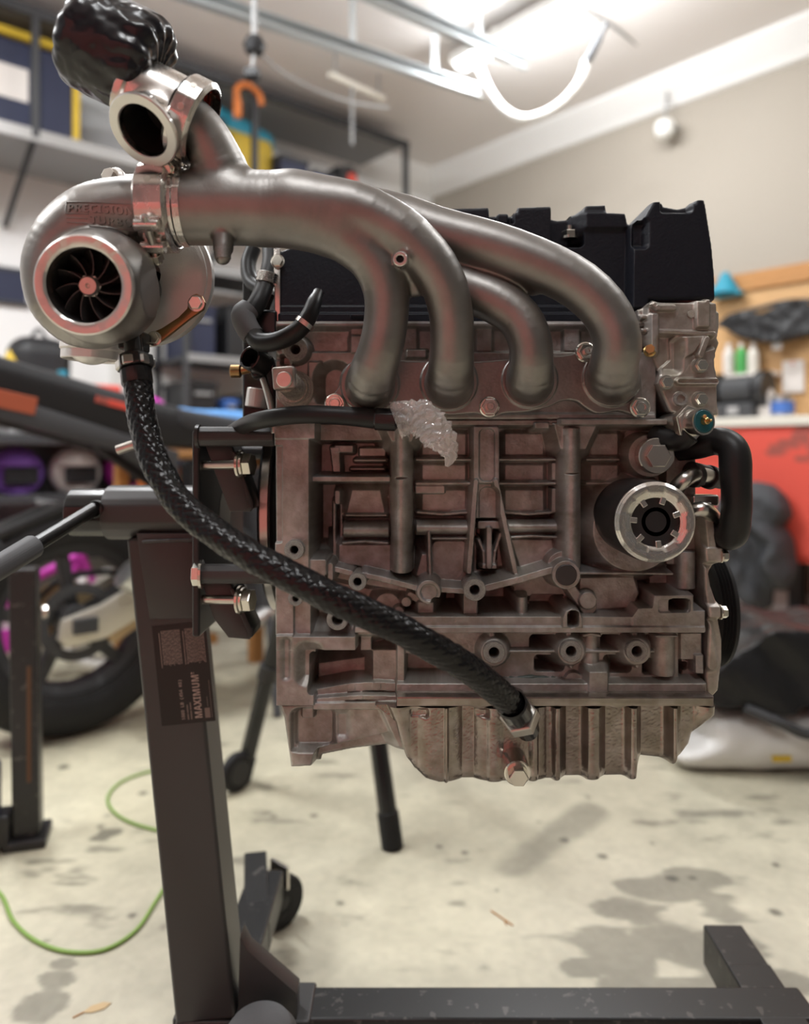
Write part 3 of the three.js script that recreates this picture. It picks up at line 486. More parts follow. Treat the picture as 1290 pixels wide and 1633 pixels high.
// ---------- cylinder head ----------
{
  const k = casting(0.835);
  k.box(440, 515, 1046, 523, 7).cut(512, 522, 540, 528, 0).box(500, 522, 545, 530, 6).cut(440, 524, 1046, 560, -5, { slope: 3 }).box(440, 562, 1046, 668, 2).box(440, 660, 1046, 670, 9);
  k.disc(471, 557, 20, 15).line([[448, 560], [470, 566]], 14, 13).box(440, 575, 466, 665, 8).cut(447, 566, 460, 580, -4).box(492, 577, 512, 656, 7).cut(514, 585, 550, 640, -16, { r: 0.012, slope: 2 }).box(560, 536, 580, 562, 4, { slope: 2 });
  k.disc(471, 557, 7, -22, { cut: true, slope: 60, at: 17, k: 0.0005 });
  for (const x of [560, 640, 760, 900]) k.box(x, 523, x + 24, 560, 1, { slope: 2 });
  k.box(648, 558, 680, 570, 9).line([[478, 646], [520, 650]], 10, 7);
  const head = part(engine, 'cylinder_head', relief(k, [[440, 512], [1046, 512], [1046, 669], [440, 669]], { step: 0.001, depth: 0.42 }), M.cast);
  const z = 0.818, at = P(471, 557, z);
  part(head, 'bolt_boss', lathe([[0.0135, -0.02], [0.0132, -0.0006], [0.0126, 0], [0.0058, 0], [0.0052, -0.0008], [0.0052, -0.034], [0, -0.034]], at, V(0, 0, 1), 32), M.cast);
  const c = P(462, 615, 0.815), tip = P(456, 607, 0.79);
  part(engine, 'coolant_elbow', merge(lathe([[0, -0.01], [0.021, -0.01], [0.021, 0.004], [0.0195, 0.0055], [0.016, 0.0055], [0.016, 0.012], [0, 0.012]], P(471, 622, 0.828), V(-0.1, 0.1, 1), 32), rod(P(471, 622, 0.82), tip, 0.013), rbox(0.024, 0.024, 0.02, 0.003).rotateZ(0.08).translate(tip.x - 0.001, tip.y + 0.002, tip.z)), M.castBright);
  part(engine, 'elbow_plug', lathe([[0, 0], [0.0085, 0], [0.0085, 0.002], [0.0075, 0.003], [0, 0.003]], tip.clone().add(V(0, 0, 0.0098)), V(-0.12, 0, 1), 28), M.steel);
  part(engine, 'head_gasket', prism([[440, 667], [1060, 667], [1060, 671], [440, 671]], 0.83, 0.4, 0.0003), M.wheelMetal);
}
// ---------- valve cover ----------
{
  const out = [[445, 520], [445, 402], [600, 338], [660, 333], [779, 330], [781, 338], [824, 338], [826, 330], [878, 328], [883, 337], [896, 340], [920, 338], [931, 331], [936, 327], [966, 326], [968, 339], [996, 341], [1000, 357], [1016, 358], [1034, 327], [1040, 323], [1050, 323], [1054, 333], [1076, 337], [1097, 333], [1102, 323], [1110, 322], [1114, 336], [1124, 400], [1131, 478], [1131, 484], [1025, 484], [1025, 518]];
  const k = casting(0.875);
  k.box(440, 500, 1030, 522, 12, { slope: 4 }).box(440, 488, 1030, 500, 4).box(560, 500, 620, 506, 16).cut(783, 330, 822, 350, -14, { r: 0.001 }).box(795, 340, 810, 356, -4).cut(884, 320, 934, 387, -26, { r: 0.003 });
  k.poly([[1012, 360], [1030, 330], [1035, 322], [1140, 318], [1140, 490], [1010, 490]], 22, { slope: 6 }).cut(1054, 318, 1096, 338, 10, { r: 0.001, slope: 3 }).cut(1010, 358, 1024, 392, 10, { slope: 2 }).box(936, 340, 1000, 362, 4, { slope: 1 });
  k.poly([[440, 404], [600, 345], [640, 340], [640, 500], [440, 500]], 3, { slope: 2 });
  part(engine, 'valve_cover', relief(k, out, { step: 0.001, depth: 0.27, round: 0.004 }), M.blackPaint);
  const b = P(908, 382, 0.885);
  part(engine, 'cover_bolt', merge(lathe([[0, 0], [0.0105, 0], [0.0105, 0.003], [0, 0.003]], b, UP, 28), hexHead(b.clone().add(V(0, 0.003, 0)), UP, 0.0085, 0.007), lathe([[0, 0], [0.0045, 0], [0.0045, 0.006], [0, 0.007]], b.clone().add(V(0, 0.01, 0)), UP, 20)), M.zinc, 'silver bolt in a pocket');
}
// ---------- timing end: upper casting, edge of the chain cover, pulley ----------
{
  const k = casting(0.835);
  k.box(1010, 470, 1160, 680, 4).box(1034, 484, 1142, 528, 14, { slope: 3 }).box(1112, 478, 1132, 520, 20, { slope: 3 }).line([[1040, 482], [1050, 490], [1075, 490]], 8, 20).line([[1024, 505], [1046, 506]], 5, 12).line([[1024, 526], [1046, 528]], 5, 12).box(1040, 500, 1050, 560, 20, { slope: 3 });
  k.line([[1046, 528], [1140, 532]], 6, 17).poly([[1082, 538], [1124, 536], [1108, 560], [1084, 574]], 18, { slope: 2 }).line([[1128, 540], [1118, 566]], 8, 22).poly([[1078, 576], [1140, 556], [1145, 680], [1060, 680], [1050, 600]], 15, { slope: 2.5 }).cut(1060, 545, 1078, 588, 6, { slope: 1.2 });
  k.line([[1084, 608], [1142, 608]], 10, 20).line([[1084, 608], [1142, 608]], 4, 17, { cut: true });
  k.disc(1062, 610, 11, 18).disc(1117, 583, 11, 19).disc(1117, 637, 11, 19).disc(1085, 636, 10, 18);
  const t = part(engine, 'timing_casting', relief(k, [[1020, 492], [1034, 486], [1044, 477], [1058, 481], [1118, 482], [1122, 477], [1138, 479], [1143, 490], [1151, 497], [1151, 520], [1148, 538], [1151, 545], [1146, 560], [1137, 573], [1138, 588], [1143, 600], [1142, 662], [1120, 664], [1104, 676], [1066, 656], [1046, 612], [1052, 592], [1037, 558], [1024, 545]], { step: 0.0008, depth: 0.28, round: 0.003, oz: 0.01 }), M.castBright);
  for (const [x, y] of [[1062, 610], [1117, 583], [1117, 637]]) part(t, 'flange_bolt', bolt(P(x, y, 0.817), V(0, 0, 1), 0.0058, 0.007), M.zinc);
  part(t, 'bolt_hole', lathe([[0.0075, -0.002], [0.0075, 0.0015], [0.0045, 0.0015], [0.004, -0.006], [0, -0.006]], P(1085, 636, 0.816), V(0, 0, 1), 24), M.cast);
  part(t, 'dimple', lathe([[0.0042, 0], [0.0042, 0.001], [0.0032, 0.0014], [0, 0.0006]], P(1102, 501, 0.8205), V(0, 0, 1), 20), M.castBright);
  part(t, 'side_stud', bolt(P(1036, 560, 0.822), V(-0.3, 0.1, 1), 0.005, 0.012), M.brass);
  const c = casting(0.83);
  c.box(1100, 780, 1160, 1120, 4, { slope: 20 }).line([[1128, 800], [1136, 874]], 12, 12, { slope: 2 }).box(1110, 874, 1152, 896, 13, { slope: 2.5 }).box(1128, 968, 1150, 984, 14, { slope: 2 }).line([[1126, 1000], [1136, 1060]], 16, 11, { slope: 1.5 }).line([[1122, 910], [1134, 960]], 10, 9, { slope: 1.5 });
  part(engine, 'chain_cover_edge', relief(c, [[1112, 800], [1140, 800], [1144, 842], [1150, 872], [1150, 894], [1138, 902], [1130, 916], [1132, 934], [1146, 966], [1147, 990], [1153, 1022], [1153, 1052], [1149, 1082], [1147, 1102], [1138, 1112], [1128, 1110], [1125, 1060], [1128, 1000], [1122, 940], [1121, 890], [1118, 850]], { step: 0.0008, depth: 0.36, round: 0.003, oz: 0.006 }), M.castBright);
  for (const [x, y] of [[1150, 886], [1149, 976]]) part(engine, 'cover_bolt', bolt(P(x - 2, y, 0.822), V(1, 0, 0), 0.006, 0.008), M.zinc);
  part(engine, 'crank_pulley', lathe([[0, 0], [0.06, 0], [0.072, 0.002], [0.074, 0.006], [0.071, 0.008], [0.074, 0.01], [0.071, 0.012], [0.074, 0.014], [0.071, 0.016], [0.074, 0.018], [0.071, 0.02], [0.074, 0.022], [0.072, 0.027], [0.05, 0.028], [0, 0.022]], V(0.372, EYE + (HORIZON - 972) * 0.95 / FOCAL, -0.965), V(1, 0, 0), 56), M.rubber);
}
// ---------- oil filter, solenoid, hoses at the right end ----------
{
  const f = P(1046, 833, 0.745), n = V(0.0, 0.0, 1);
  const body = part(engine, 'oil_filter_body', lathe([[0, -0.085], [0.041, -0.085], [0.0415, -0.02], [0.040, -0.008], [0.0395, -0.006], [0, -0.006]], f, n, 64), M.standDark);
  part(body, 'end_cap_ring', lathe([[0.0392, -0.008], [0.0402, -0.006], [0.0402, -0.003], [0.0388, -0.0015], [0.0388, 0], [0.037, 0.0018], [0.031, 0.0022], [0.0265, 0.0008], [0.0245, -0.001], [0.0238, -0.01], [0.0238, -0.02]], f, n, 64), M.machined, 'bright machined ring');
  part(body, 'centre_bore', lathe([[0.0238, -0.016], [0.018, -0.016], [0.0165, -0.008], [0.0145, -0.006], [0.0105, -0.006], [0.009, -0.009], [0.0085, -0.018], [0, -0.018]], f.clone().add(V(0.002, 0, 0)), n, 48), M.blackGloss);
  for (let i = 0; i < 7; i++) { const t = i / 7 * 2 * Math.PI + 0.35; part(body, 'castellation', rbox(0.0085, 0.006, 0.012, 0.001).translate(0.0225, 0, -0.006).rotateZ(t).translate(f.x, f.y, f.z), M.machined); }
  const s = P(1121, 672, 0.78), d = V(0.32, 0.05, 1).normalize();
  const sol = part(engine, 'oil_solenoid', merge(lathe([[0, -0.06], [0.013, -0.06], [0.0135, -0.03], [0.0165, -0.028], [0.0165, -0.018], [0.0125, -0.016], [0.0135, -0.008], [0.0145, -0.002], [0.0142, 0.001], [0.0125, 0.001], [0.012, -0.001], [0, -0.001]], s, d, 40), hexHead(s.clone().addScaledVector(d, -0.026), d, 0.018, 0.009)), M.steel);
  part(sol, 'connector_insert', lathe([[0, -0.001], [0.0122, -0.001], [0.0122, 0.0008], [0.0112, 0.0018], [0, 0.0014]], s, d, 36), M.teal, 'dark teal connector face');
  part(sol, 'terminal_pin', merge(rod(s, s.clone().addScaledVector(d, 0.0075), 0.0042, 0.0036), rod(s.clone().add(V(0.001, 0.001, 0)), s.clone().addScaledVector(d, 0.013), 0.0014)), M.brass);
  part(engine, 'solenoid_wire_boot', sweep([P(1098, 690, 0.8), P(1085, 702, 0.805), P(1060, 700, 0.82), P(1045, 690, 0.83)], [0.013, 0.011, 0.012, 0.012], { n: 30 }), M.hoseRubber);
  const h = single('coolant_hose', sweep([P(1082, 716, 0.845), P(1112, 712, 0.83), P(1146, 704, 0.815), P(1168, 716, 0.80), P(1173, 760, 0.795), P(1174, 815, 0.80), P(1166, 852, 0.815), P(1140, 846, 0.84), P(1110, 825, 0.865)], [0.0135, 0.014, 0.0155, 0.0165, 0.0155, 0.0155, 0.0165, 0.015, 0.0135], { n: 110, m: 28 }), M.hoseRubber, 'thick black rubber hose curving down beside the oil filter', 'hose');
  part(engine, 'heater_pipe', sweep([P(1070, 790, 0.83), P(1088, 768, 0.81), P(1104, 758, 0.815), P(1150, 762, 0.85)], 0.0085, { n: 40 }), M.steel);
  part(engine, 'heater_pipe', sweep([P(1096, 822, 0.83), P(1116, 812, 0.81), P(1128, 816, 0.815), P(1150, 842, 0.85)], 0.0085, { n: 40 }), M.steel);
  part(engine, 'pipe_joint', merge(rod(P(1100, 752, 0.825), P(1150, 764, 0.85), 0.0115), rod(P(1104, 758, 0.822), P(1112, 758, 0.826), 0.0135), rod(P(1128, 760, 0.836), P(1134, 762, 0.84), 0.0135)), M.wheelMetal);
  part(engine, 'pipe_bracket', merge(rbox(0.03, 0.012, 0.02, 0.003).translate(...P(1120, 797, 0.83).toArray()), rod(P(1136, 797, 0.826), P(1142, 797, 0.826), 0.0055)), M.steel);
  part(engine, 'stud', merge(rod(P(1118, 668, 0.8), P(1124, 664, 0.76), 0.002)), M.brass);
}
// ---------- exhaust manifold ----------
{
  const man = thing('exhaust_manifold', 'bare cast metal exhaust manifold with four curved runners', 'manifold', P(780, 665, 0.79));
  const r1 = [[590, 616, 0.80, 40], [590, 613, 0.775, 40], [595, 592, 0.752, 37], [606, 560, 0.742, 35.5], [615, 515, 0.738, 35], [616, 468, 0.735, 36], [600, 422, 0.732, 38], [565, 385, 0.73, 42], [505, 356, 0.728, 46], [430, 340, 0.728, 48]];
  const r2 = [[716, 612, 0.80, 40], [717, 608, 0.775, 39], [719, 585, 0.752, 36], [721, 545, 0.742, 35], [719, 500, 0.736, 35], [706, 450, 0.730, 37], [676, 405, 0.726, 39], [630, 366, 0.724, 42], [560, 336, 0.724, 46], [470, 326, 0.726, 50]];
  const main = [[262, 332, 0.728, 57], [330, 332, 0.728, 58], [400, 332, 0.728, 58], [460, 332, 0.728, 54], [540, 352, 0.73, 44]];
  const r4 = [[976, 604, 0.80, 42], [976, 600, 0.775, 41], [980, 575, 0.757, 38], [984, 545, 0.75, 38], [968, 500, 0.75, 38], [925, 456, 0.752, 39], [860, 422, 0.756, 40], [780, 394, 0.762, 41], [700, 374, 0.768, 42], [630, 350, 0.77, 42], [540, 335, 0.76, 44]];
  const r3 = [[845, 608, 0.80, 38], [845, 604, 0.775, 38], [847, 580, 0.76, 35], [845, 545, 0.755, 34.5], [828, 508, 0.757, 35], [790, 480, 0.762, 36], [745, 462, 0.768, 36], [690, 440, 0.772, 36], [640, 400, 0.772, 36]];
  const f = [r1, r2, main, r4, r3].map((p) => pipeField(p)), box = [];
  for (const p of [r1, r2, main, r4, r3]) { const b = { lo: V(9, 9, 9), hi: V(-9, -9, -9) }; for (const [x, y, z, r] of p) { const q = P(x, y, z), R = r * z / FOCAL; b.lo.min(q.clone().subScalar(R)); b.hi.max(q.clone().addScalar(R)); } box.push(b); }
  const webA = [P(632, 425, 0.735), P(700, 425, 0.735), P(655, 480, 0.737)];
  const wg = pipeField([[362, 320, 0.728, 50], [356, 282, 0.724, 43], [340, 243, 0.718, 40], [320, 211, 0.712, 39], [299, 190, 0.706, 39]], 12);
  const bung = pipeField([[356, 372, 0.715, 17], [356, 395, 0.712, 16]], 4), bung2 = pipeField([[357, 380, 0.712, 12.5], [355, 410, 0.708, 12.5]], 2);
  const nub = pipeField([[641, 416, 0.725, 13], [639, 414, 0.709, 11]], 3);
  const web3 = pipeField([[800, 440, 0.768, 16], [850, 462, 0.765, 9]], 4), web12 = pipeField([[640, 420, 0.738, 22], [662, 462, 0.742, 12]], 4);
  const capEnd = P(279, 332, 0.728).x;
  const field = (x, y, z) => {
    const bd = (i) => { const b = box[i]; return Math.max(b.lo.x - x, x - b.hi.x, b.lo.y - y, y - b.hi.y, b.lo.z - z, z - b.hi.z); };
    let d = 1; for (let i = 0; i < 5; i++) { const q = bd(i), v = q > 0.012 ? q : f[i](x, y, z); d = d > 0.9 ? v : smin(d, v, i === 2 ? 0.012 : i > 2 ? 0.006 : 0.007); }
    d = smin(d, wg(x, y, z), 0.008); d = smin(d, bung(x, y, z), 0.004); d = smin(d, bung2(x, y, z), 0.002); d = smin(d, nub(x, y, z), 0.004); d = smin(d, web3(x, y, z), 0.008); d = smin(d, web12(x, y, z), 0.008);
    d = Math.max(d, capEnd - x, z + 0.796 < 0 ? -0.796 - z : -1);
    return d;
  };
  part(man, 'runners', nets(field, V(-0.29, 0.85, -0.80), V(0.26, 1.21, -0.64), 0.0026), M.manifold);
  // flange to the head
  const k = casting(0.806);
  k.box(500, 550, 1060, 690, 7, { slope: 30, k: 0.0008 });
  for (const [x, y, r] of [[590, 613, 46], [716, 609, 45], [845, 606, 44], [976, 602, 46]]) k.disc(x, y, r, 9, { slope: 3 });
  const fl = spline([[532, 652], [524, 641], [532, 630], [540, 618], [544, 598], [556, 582], [580, 573], [640, 576], [700, 578], [760, 578], [800, 575], [860, 570], [900, 568], [920, 562], [933, 551], [946, 555], [958, 566], [1000, 572], [1018, 600], [1022, 636], [1034, 648], [1028, 661], [1012, 663], [985, 656], [950, 660], [932, 651], [916, 640], [893, 640], [876, 648], [840, 657], [800, 660], [781, 668], [762, 660], [715, 662], [660, 656], [640, 654], [596, 664], [560, 655], [532, 652]], 150).slice(0, -1);
  part(man, 'head_flange', relief(k, fl, { step: 0.0009, depth: 0.006, round: 0.0012, base: 0.007 }), M.manifold);
  for (const [x, y, long] of [[780, 649, 1], [933, 562, 1], [1020, 650, 0], [534, 644, 0]]) {
    const at = P(x, y, 0.797), n = V(0, 0, 1);
    const nut = part(man, 'flange_nut', merge(lathe([[0.0042, 0], [0.0108, 0], [0.0108, 0.0018], [0.0095, 0.003], [0.0085, 0.003], [0.0042, 0.003]], at, n, 32), hexHead(at.clone().add(V(0, 0, 0.0025)), n, 0.0082, long ? 0.0065 : 0.003)), M.zinc);
    if (long) part(nut, 'stud', lathe([[0.004, 0], [0.004, 0.014], [0.0034, 0.0152], [0.0018, 0.0152], [0.0015, 0.0125], [0, 0.0125]], at, n, 24), M.steel);
    else part(nut, 'stud', lathe([[0.006, 0], [0.006, 0.006], [0.0054, 0.0068], [0.0042, 0.0068], [0.004, 0.001], [0, 0.001]], at, n, 24), M.steel);
  }
  const s = P(638, 413, 0.694);
  part(man, 'sensor_bung', lathe([[0.0036, -0.008], [0.0036, 0.0004], [0.0042, 0.001], [0.0062, 0.001], [0.0068, 0.0004], [0.0070, -0.008]], s, V(-0.02, 0.02, 1), 28), M.machined);
  part(man, 'bung_bore', rod(s.clone().add(V(0, 0, -0.010)), s.clone().add(V(0, 0, -0.0035)), 0.0037), M.darkHole);
  const e = P(355, 412, 0.708);
  part(man, 'pressure_port', merge(lathe([[0.0072, 0.01], [0.0078, 0.008], [0.0078, 0], [0.0070, -0.0008], [0.0056, -0.0008], [0.0052, 0.006]], e, V(0, 1, 0.02), 28)), M.manifold);
  // weld collar where the pipe ends in its V-flange
  const x0 = P(283, 332, 0.728);
  part(man, 'vee_flange', lathe([[0.029, -0.006], [0.0362, -0.006], [0.0368, 0], [0.0352, 0.002], [0.0352, 0.006], [0.0385, 0.012], [0.0385, 0.0145], [0.03, 0.0145]], V(x0.x + 0.005, x0.y, x0.z), V(-1, 0, 0), 64), M.machined);
}
// ---------- clamps: a band of segments, a T-bolt and its nut ----------
function bandClamp(name, label, at, axis, r, w, boltAngle, ref) {
  const t = thing(name, label, 'clamp', at.clone().add(V(0, -r, 0))), n = axis.clone().normalize(), u = ref.clone().addScaledVector(n, -ref.dot(n)).normalize(), v = n.clone().cross(u);
  const on = (ang, rr, off = 0) => at.clone().addScaledVector(u, rr * Math.cos(ang)).addScaledVector(v, rr * Math.sin(ang)).addScaledVector(n, off);
  part(t, 'band', lathe([[r - 0.0055, -w / 2 - 0.0015], [r - 0.0045, -w / 2 - 0.0022], [r - 0.001, -w / 2], [r, -w / 2 + 0.001], [r, w / 2 - 0.001], [r - 0.001, w / 2], [r - 0.0045, w / 2 + 0.0022], [r - 0.0055, w / 2 + 0.0015]], at, n, 72), M.machined);
  for (const a of [0.35, 0.75, 1.9, 2.5, -1.2, -2.2]) part(t, 'rivet', lathe([[0, 0], [0.0034, 0], [0.003, 0.0009], [0, 0.0012]], on(boltAngle + a, r - 0.0003), on(boltAngle + a, 1).sub(at), 18), M.steel);
  const B = on(boltAngle, r + 0.006), tan = on(boltAngle + Math.PI / 2, 1).sub(at);
  part(t, 'tee_bolt', rod(B.clone().addScaledVector(tan, -0.022), B.clone().addScaledVector(tan, 0.026), 0.0036), M.steel);
  for (const s of [-1, 1]) part(t, 'trunnion', rod(B.clone().addScaledVector(tan, s * 0.012).addScaledVector(n, -w * 0.42), B.clone().addScaledVector(tan, s * 0.012).addScaledVector(n, w * 0.42), 0.0058), M.machined);
  for (const s of [-1, 1]) part(t, 'loop', rod(on(boltAngle + s * 0.12 * 0.036 / r * 1.6, r - 0.001, -w * 0.3), on(boltAngle + s * 0.12 * 0.036 / r * 1.6, r - 0.001, w * 0.3), 0.005), M.steel);
  part(t, 'lock_nut', merge(hexHead(B.clone().addScaledVector(tan, 0.0185), tan, 0.0068, 0.007), rod(B.clone().addScaledVector(tan, 0.0255), B.clone().addScaledVector(tan, 0.029), 0.0052)), M.zinc);
  return t;
}
bandClamp('band_clamp', 'shiny steel band clamp joining the turbo to the manifold', V(P(257, 332, 0.728).x, P(257, 332, 0.728).y, -0.728), V(1, 0, 0), 0.0425, 0.027, 0.85, V(0, 0, 1));
// ---------- turbocharger ----------
{
  const T = thing('turbocharger', 'bare metal turbocharger with an open round outlet facing the camera', 'turbocharger', P(170, 545, 0.75));
  const scroll = pipeField([[250, 336, 0.728, 53], [195, 338, 0.724, 53], [150, 349, 0.72, 54], [112, 376, 0.717, 52], [88, 420, 0.717, 49], [88, 468, 0.72, 45], [112, 506, 0.724, 40], [152, 522, 0.728, 35], [192, 510, 0.732, 31], [217, 480, 0.734, 29]], 40);
  const ax = P(134, 455, 0.655), nrm = V(0.03, -0.17, 1).normalize();
  const lf = (x, y, z) => {                                        // the outlet body: a cone that widens towards the scroll
    const dx = x - ax.x, dy = y - ax.y, dz = z - ax.z, t = -(dx * nrm.x + dy * nrm.y + dz * nrm.z), q = Math.sqrt(Math.max(0, dx * dx + dy * dy + dz * dz - t * t)), R = mix(0.0405, 0.0525, sstep(0.008, 0.036, t)) - 0.012 * sstep(0.05, 0.08, t);
    return Math.max((q - R) * 0.85, -t + 0.001, t - 0.085);
  };
  const bore = (x, y, z) => { const dx = x - ax.x, dy = y - ax.y, dz = z - ax.z, t = -(dx * nrm.x + dy * nrm.y + dz * nrm.z), q = Math.sqrt(Math.max(0, dx * dx + dy * dy + dz * dz - t * t)); return Math.max(q - 0.0345, t - 0.042); };
  const xe = P(236, 336, 0.728).x;
  const field = (x, y, z) => Math.max(smin(scroll(x, y, z), lf(x, y, z), 0.010), -bore(x, y, z), x - xe - 0.012);
  const house = part(T, 'turbine_housing', nets(field, V(-0.42, 0.89, -0.80), V(-0.20, 1.12, -0.63), 0.0024), M.turbo);
  part(house, 'outlet_ring', lathe([[0.0325, -0.012], [0.0325, 0.0005], [0.0332, 0.0015], [0.0345, 0.0022], [0.0415, 0.0022], [0.0432, 0.001], [0.0432, -0.003], [0.0405, -0.006], [0.0405, -0.01]], ax.clone(), nrm, 72), M.ring, 'polished ring round the outlet');
  part(house, 'bore', lathe([[0.0329, 0.0], [0.0325, -0.02], [0.03, -0.038], [0.0, -0.0405]], ax.clone(), nrm, 56), M.wheelMetal);
  // turbine wheel: hub and eleven twisted blades
  const hub = part(T, 'turbine_hub', merge(lathe([[0.014, -0.036], [0.012, -0.026], [0.0092, -0.016], [0.0086, -0.010], [0.0074, -0.008], [0.0022, -0.008], [0.0012, -0.0095], [0, -0.0095]], ax, nrm, 36), hexHead(ax.clone().addScaledVector(nrm, -0.018), nrm, 0.0096, 0.0055)), M.steel);
  const q = new THREE.Quaternion().setFromUnitVectors(V(0, 0, 1), nrm);
  for (let b = 0; b < 11; b++) {
    const pos = [], idx = [], a0 = b / 11 * 2 * Math.PI;
    for (let side = 0; side < 2; side++) for (let i = 0; i <= 6; i++) for (let j = 0; j <= 5; j++) {
      const r = mix(0.0075, 0.0315, i / 6), t = j / 5, zz = -0.012 - 0.024 * t - 0.004 * (i / 6), ang = a0 + 0.75 * (i / 6) * 0.5 + t * 0.55 + side * 0.0011 / r;
      pos.push(r * Math.cos(ang), r * Math.sin(ang), zz);
    }
    const at = (s, i, j) => s * 42 + i * 6 + j;
    for (let i = 0; i < 6; i++) for (let j = 0; j < 5; j++) for (let s = 0; s < 2; s++) { const A = at(s, i, j), B = at(s, i + 1, j), Cc = at(s, i + 1, j + 1), D = at(s, i, j + 1); s ? idx.push(A, B, Cc, A, Cc, D) : idx.push(A, Cc, B, A, D, Cc); }
    for (let i = 0; i < 6; i++) { const A = at(0, i, 0), B = at(0, i + 1, 0), c = at(1, i + 1, 0), D = at(1, i, 0); idx.push(A, B, c, A, c, D); }
    for (let j = 0; j < 5; j++) { const A = at(0, 6, j), B = at(0, 6, j + 1), c = at(1, 6, j + 1), D = at(1, 6, j); idx.push(A, B, c, A, c, D); }
    const g = new THREE.BufferGeometry(); g.setAttribute('position', new THREE.Float32BufferAttribute(pos, 3)); g.setAttribute('uv', new THREE.Float32BufferAttribute(pos.map(() => 0).slice(0, pos.length / 3 * 2), 2)); g.setIndex(idx);
    part(T, 'turbine_blade', crease(g, 40).applyQuaternion(q).translate(ax.x, ax.y, ax.z), M.wheelMetal);
  }
  // raised lettering in a frame, following the curve of the housing
  const font = await new FontLoader().loadAsync('fonts/droid/droid_sans_bold.typeface.json');
  const drape = (g, lift) => { const p = g.attributes.position; for (let i = 0; i < p.count; i++) { const x = p.getX(i), y = p.getY(i), dz = p.getZ(i); let z = -0.62; for (let s = 0; s < 40; s++) { const d = field(x, y, z); if (d < 0.00005) break; z -= d * 0.8; } p.setZ(i, z + dz * 1 + lift); } g.computeVertexNormals(); return g; };
  const word = (s, px, py, hpx, wpx) => { const Z = 0.675, h = hpx * Z / FOCAL, g = new TextGeometry(s, { font, size: h, depth: 0.0018, curveSegments: 4, bevelEnabled: false }); g.computeBoundingBox(); const at = P(px, py, Z), W = wpx * Z / FOCAL / (g.boundingBox.max.x - g.boundingBox.min.x); g.scale(W, 1, 1).translate(at.x, at.y, 0); return drape(g.toNonIndexed ? (g.index ? g.toNonIndexed() : g) : g, -0.0002); };
  const lines = [];
  const strip = (x0, y0, x1, y1, w) => { const Z = 0.675, a = P(x0, y0, Z), b = P(x1, y1, Z), g = new THREE.BoxGeometry(Math.max(Math.abs(b.x - a.x), w), Math.max(Math.abs(b.y - a.y), w), 0.0009, Math.ceil(Math.abs(x1 - x0) / 6) + 1, Math.ceil(Math.abs(y1 - y0) / 6) + 1, 1).translate((a.x + b.x) / 2, (a.y + b.y) / 2, 0.0007); lines.push(drape(g.toNonIndexed(), -0.0002)); };
  strip(95, 314, 200, 314, 0.0009); strip(95, 314, 95, 334, 0.0009); strip(95, 334, 131, 334, 0.0009); strip(131, 352, 196, 352, 0.0009); strip(200, 314, 196, 352, 0.0009); strip(97, 341, 128, 341, 0.0006); strip(97, 348, 128, 348, 0.0006);
  part(house, 'lettering', merge(word('PRECISION', 98, 331, 12.5, 99), word('TURBO', 133, 347.5, 11.5, 61)), M.turbo);
  part(house, 'lettering_frame', merge(lines), M.turbo);
  // centre section, compressor housing and its outlet behind
  const back = P(236, 440, 0.80);
  part(T, 'bearing_housing', lathe([[0.026, 0], [0.03, -0.01], [0.026, -0.02], [0.024, -0.05], [0.03, -0.06]], P(195, 450, 0.735), V(0, 0, 1), 40), M.standDark);
  part(T, 'back_plate', lathe([[0.02, 0.000], [0.062, 0.0], [0.066, -0.001], [0.067, -0.003], [0.0715, -0.003], [0.073, -0.006], [0.073, -0.014], [0.070, -0.016], [0, -0.016]], P(224, 438, 0.775), V(0.14, 0, 1), 72), M.compressor);
  const cs = pipeField([[146, 540, 0.86, 42], [128, 495, 0.86, 46], [130, 420, 0.86, 48], [165, 340, 0.86, 44], [222, 322, 0.86, 42], [280, 350, 0.86, 38], [300, 420, 0.86, 34], [280, 490, 0.86, 30]], 30);
  const cc = P(215, 430, 0.845);
  const cf = (x, y, z) => smin(cs(x, y, z), Math.max(Math.hypot(x - cc.x, y - cc.y) - 0.068, Math.abs(z - cc.z) - 0.035), 0.006);
  part(T, 'compressor_housing', nets(cf, V(-0.47, 0.86, -0.91), V(-0.2, 1.17, -0.805), 0.0035), M.compressor);
  part(T, 'compressor_outlet', lathe([[0.034, -0.02], [0.034, 0.012], [0.0355, 0.014], [0.0355, 0.019], [0.034, 0.021], [0.034, 0.030], [0.032, 0.031], [0.030, 0.029], [0.030, 0]], P(150, 532, 0.86), V(-0.05, -1, 0), 48), M.compressor);
  part(T, 'housing_bolt', bolt(P(176, 282, 0.80), V(-0.2, 0.25, 1), 0.007, 0.006), M.steel);
  part(T, 'housing_lug', lathe([[0, -0.012], [0.013, -0.012], [0.013, 0], [0.012, 0.001], [0, 0.001]], P(180, 284, 0.803), V(-0.2, 0.25, 1), 24), M.compressor);
  const arm = [[313, 468], [322, 472], [327, 482], [324, 493], [314, 500], [300, 510], [270, 534], [252, 547], [242, 549], [238, 540], [240, 531], [258, 523], [284, 506], [298, 492], [301, 478], [305, 471]];
  part(T, 'strap', prism(arm, 0.757, 0.006, 0.001), M.bronze, 'bronze coloured clamp strap');
  part(T, 'strap_bolt', bolt(P(313, 484, 0.756), V(0.05, 0, 1), 0.0062, 0.006), M.zinc);
  part(T, 'strap_bolt', bolt(P(246, 540, 0.756), V(0.05, 0, 1), 0.0055, 0.006), M.zinc);
  part(T, 'oil_drain', merge(rbox(0.022, 0.02, 0.03, 0.003).translate(...P(214, 545, 0.735).toArray()), rod(P(214, 552, 0.735), P(215, 572, 0.722), 0.0085)), M.blackGloss);
}
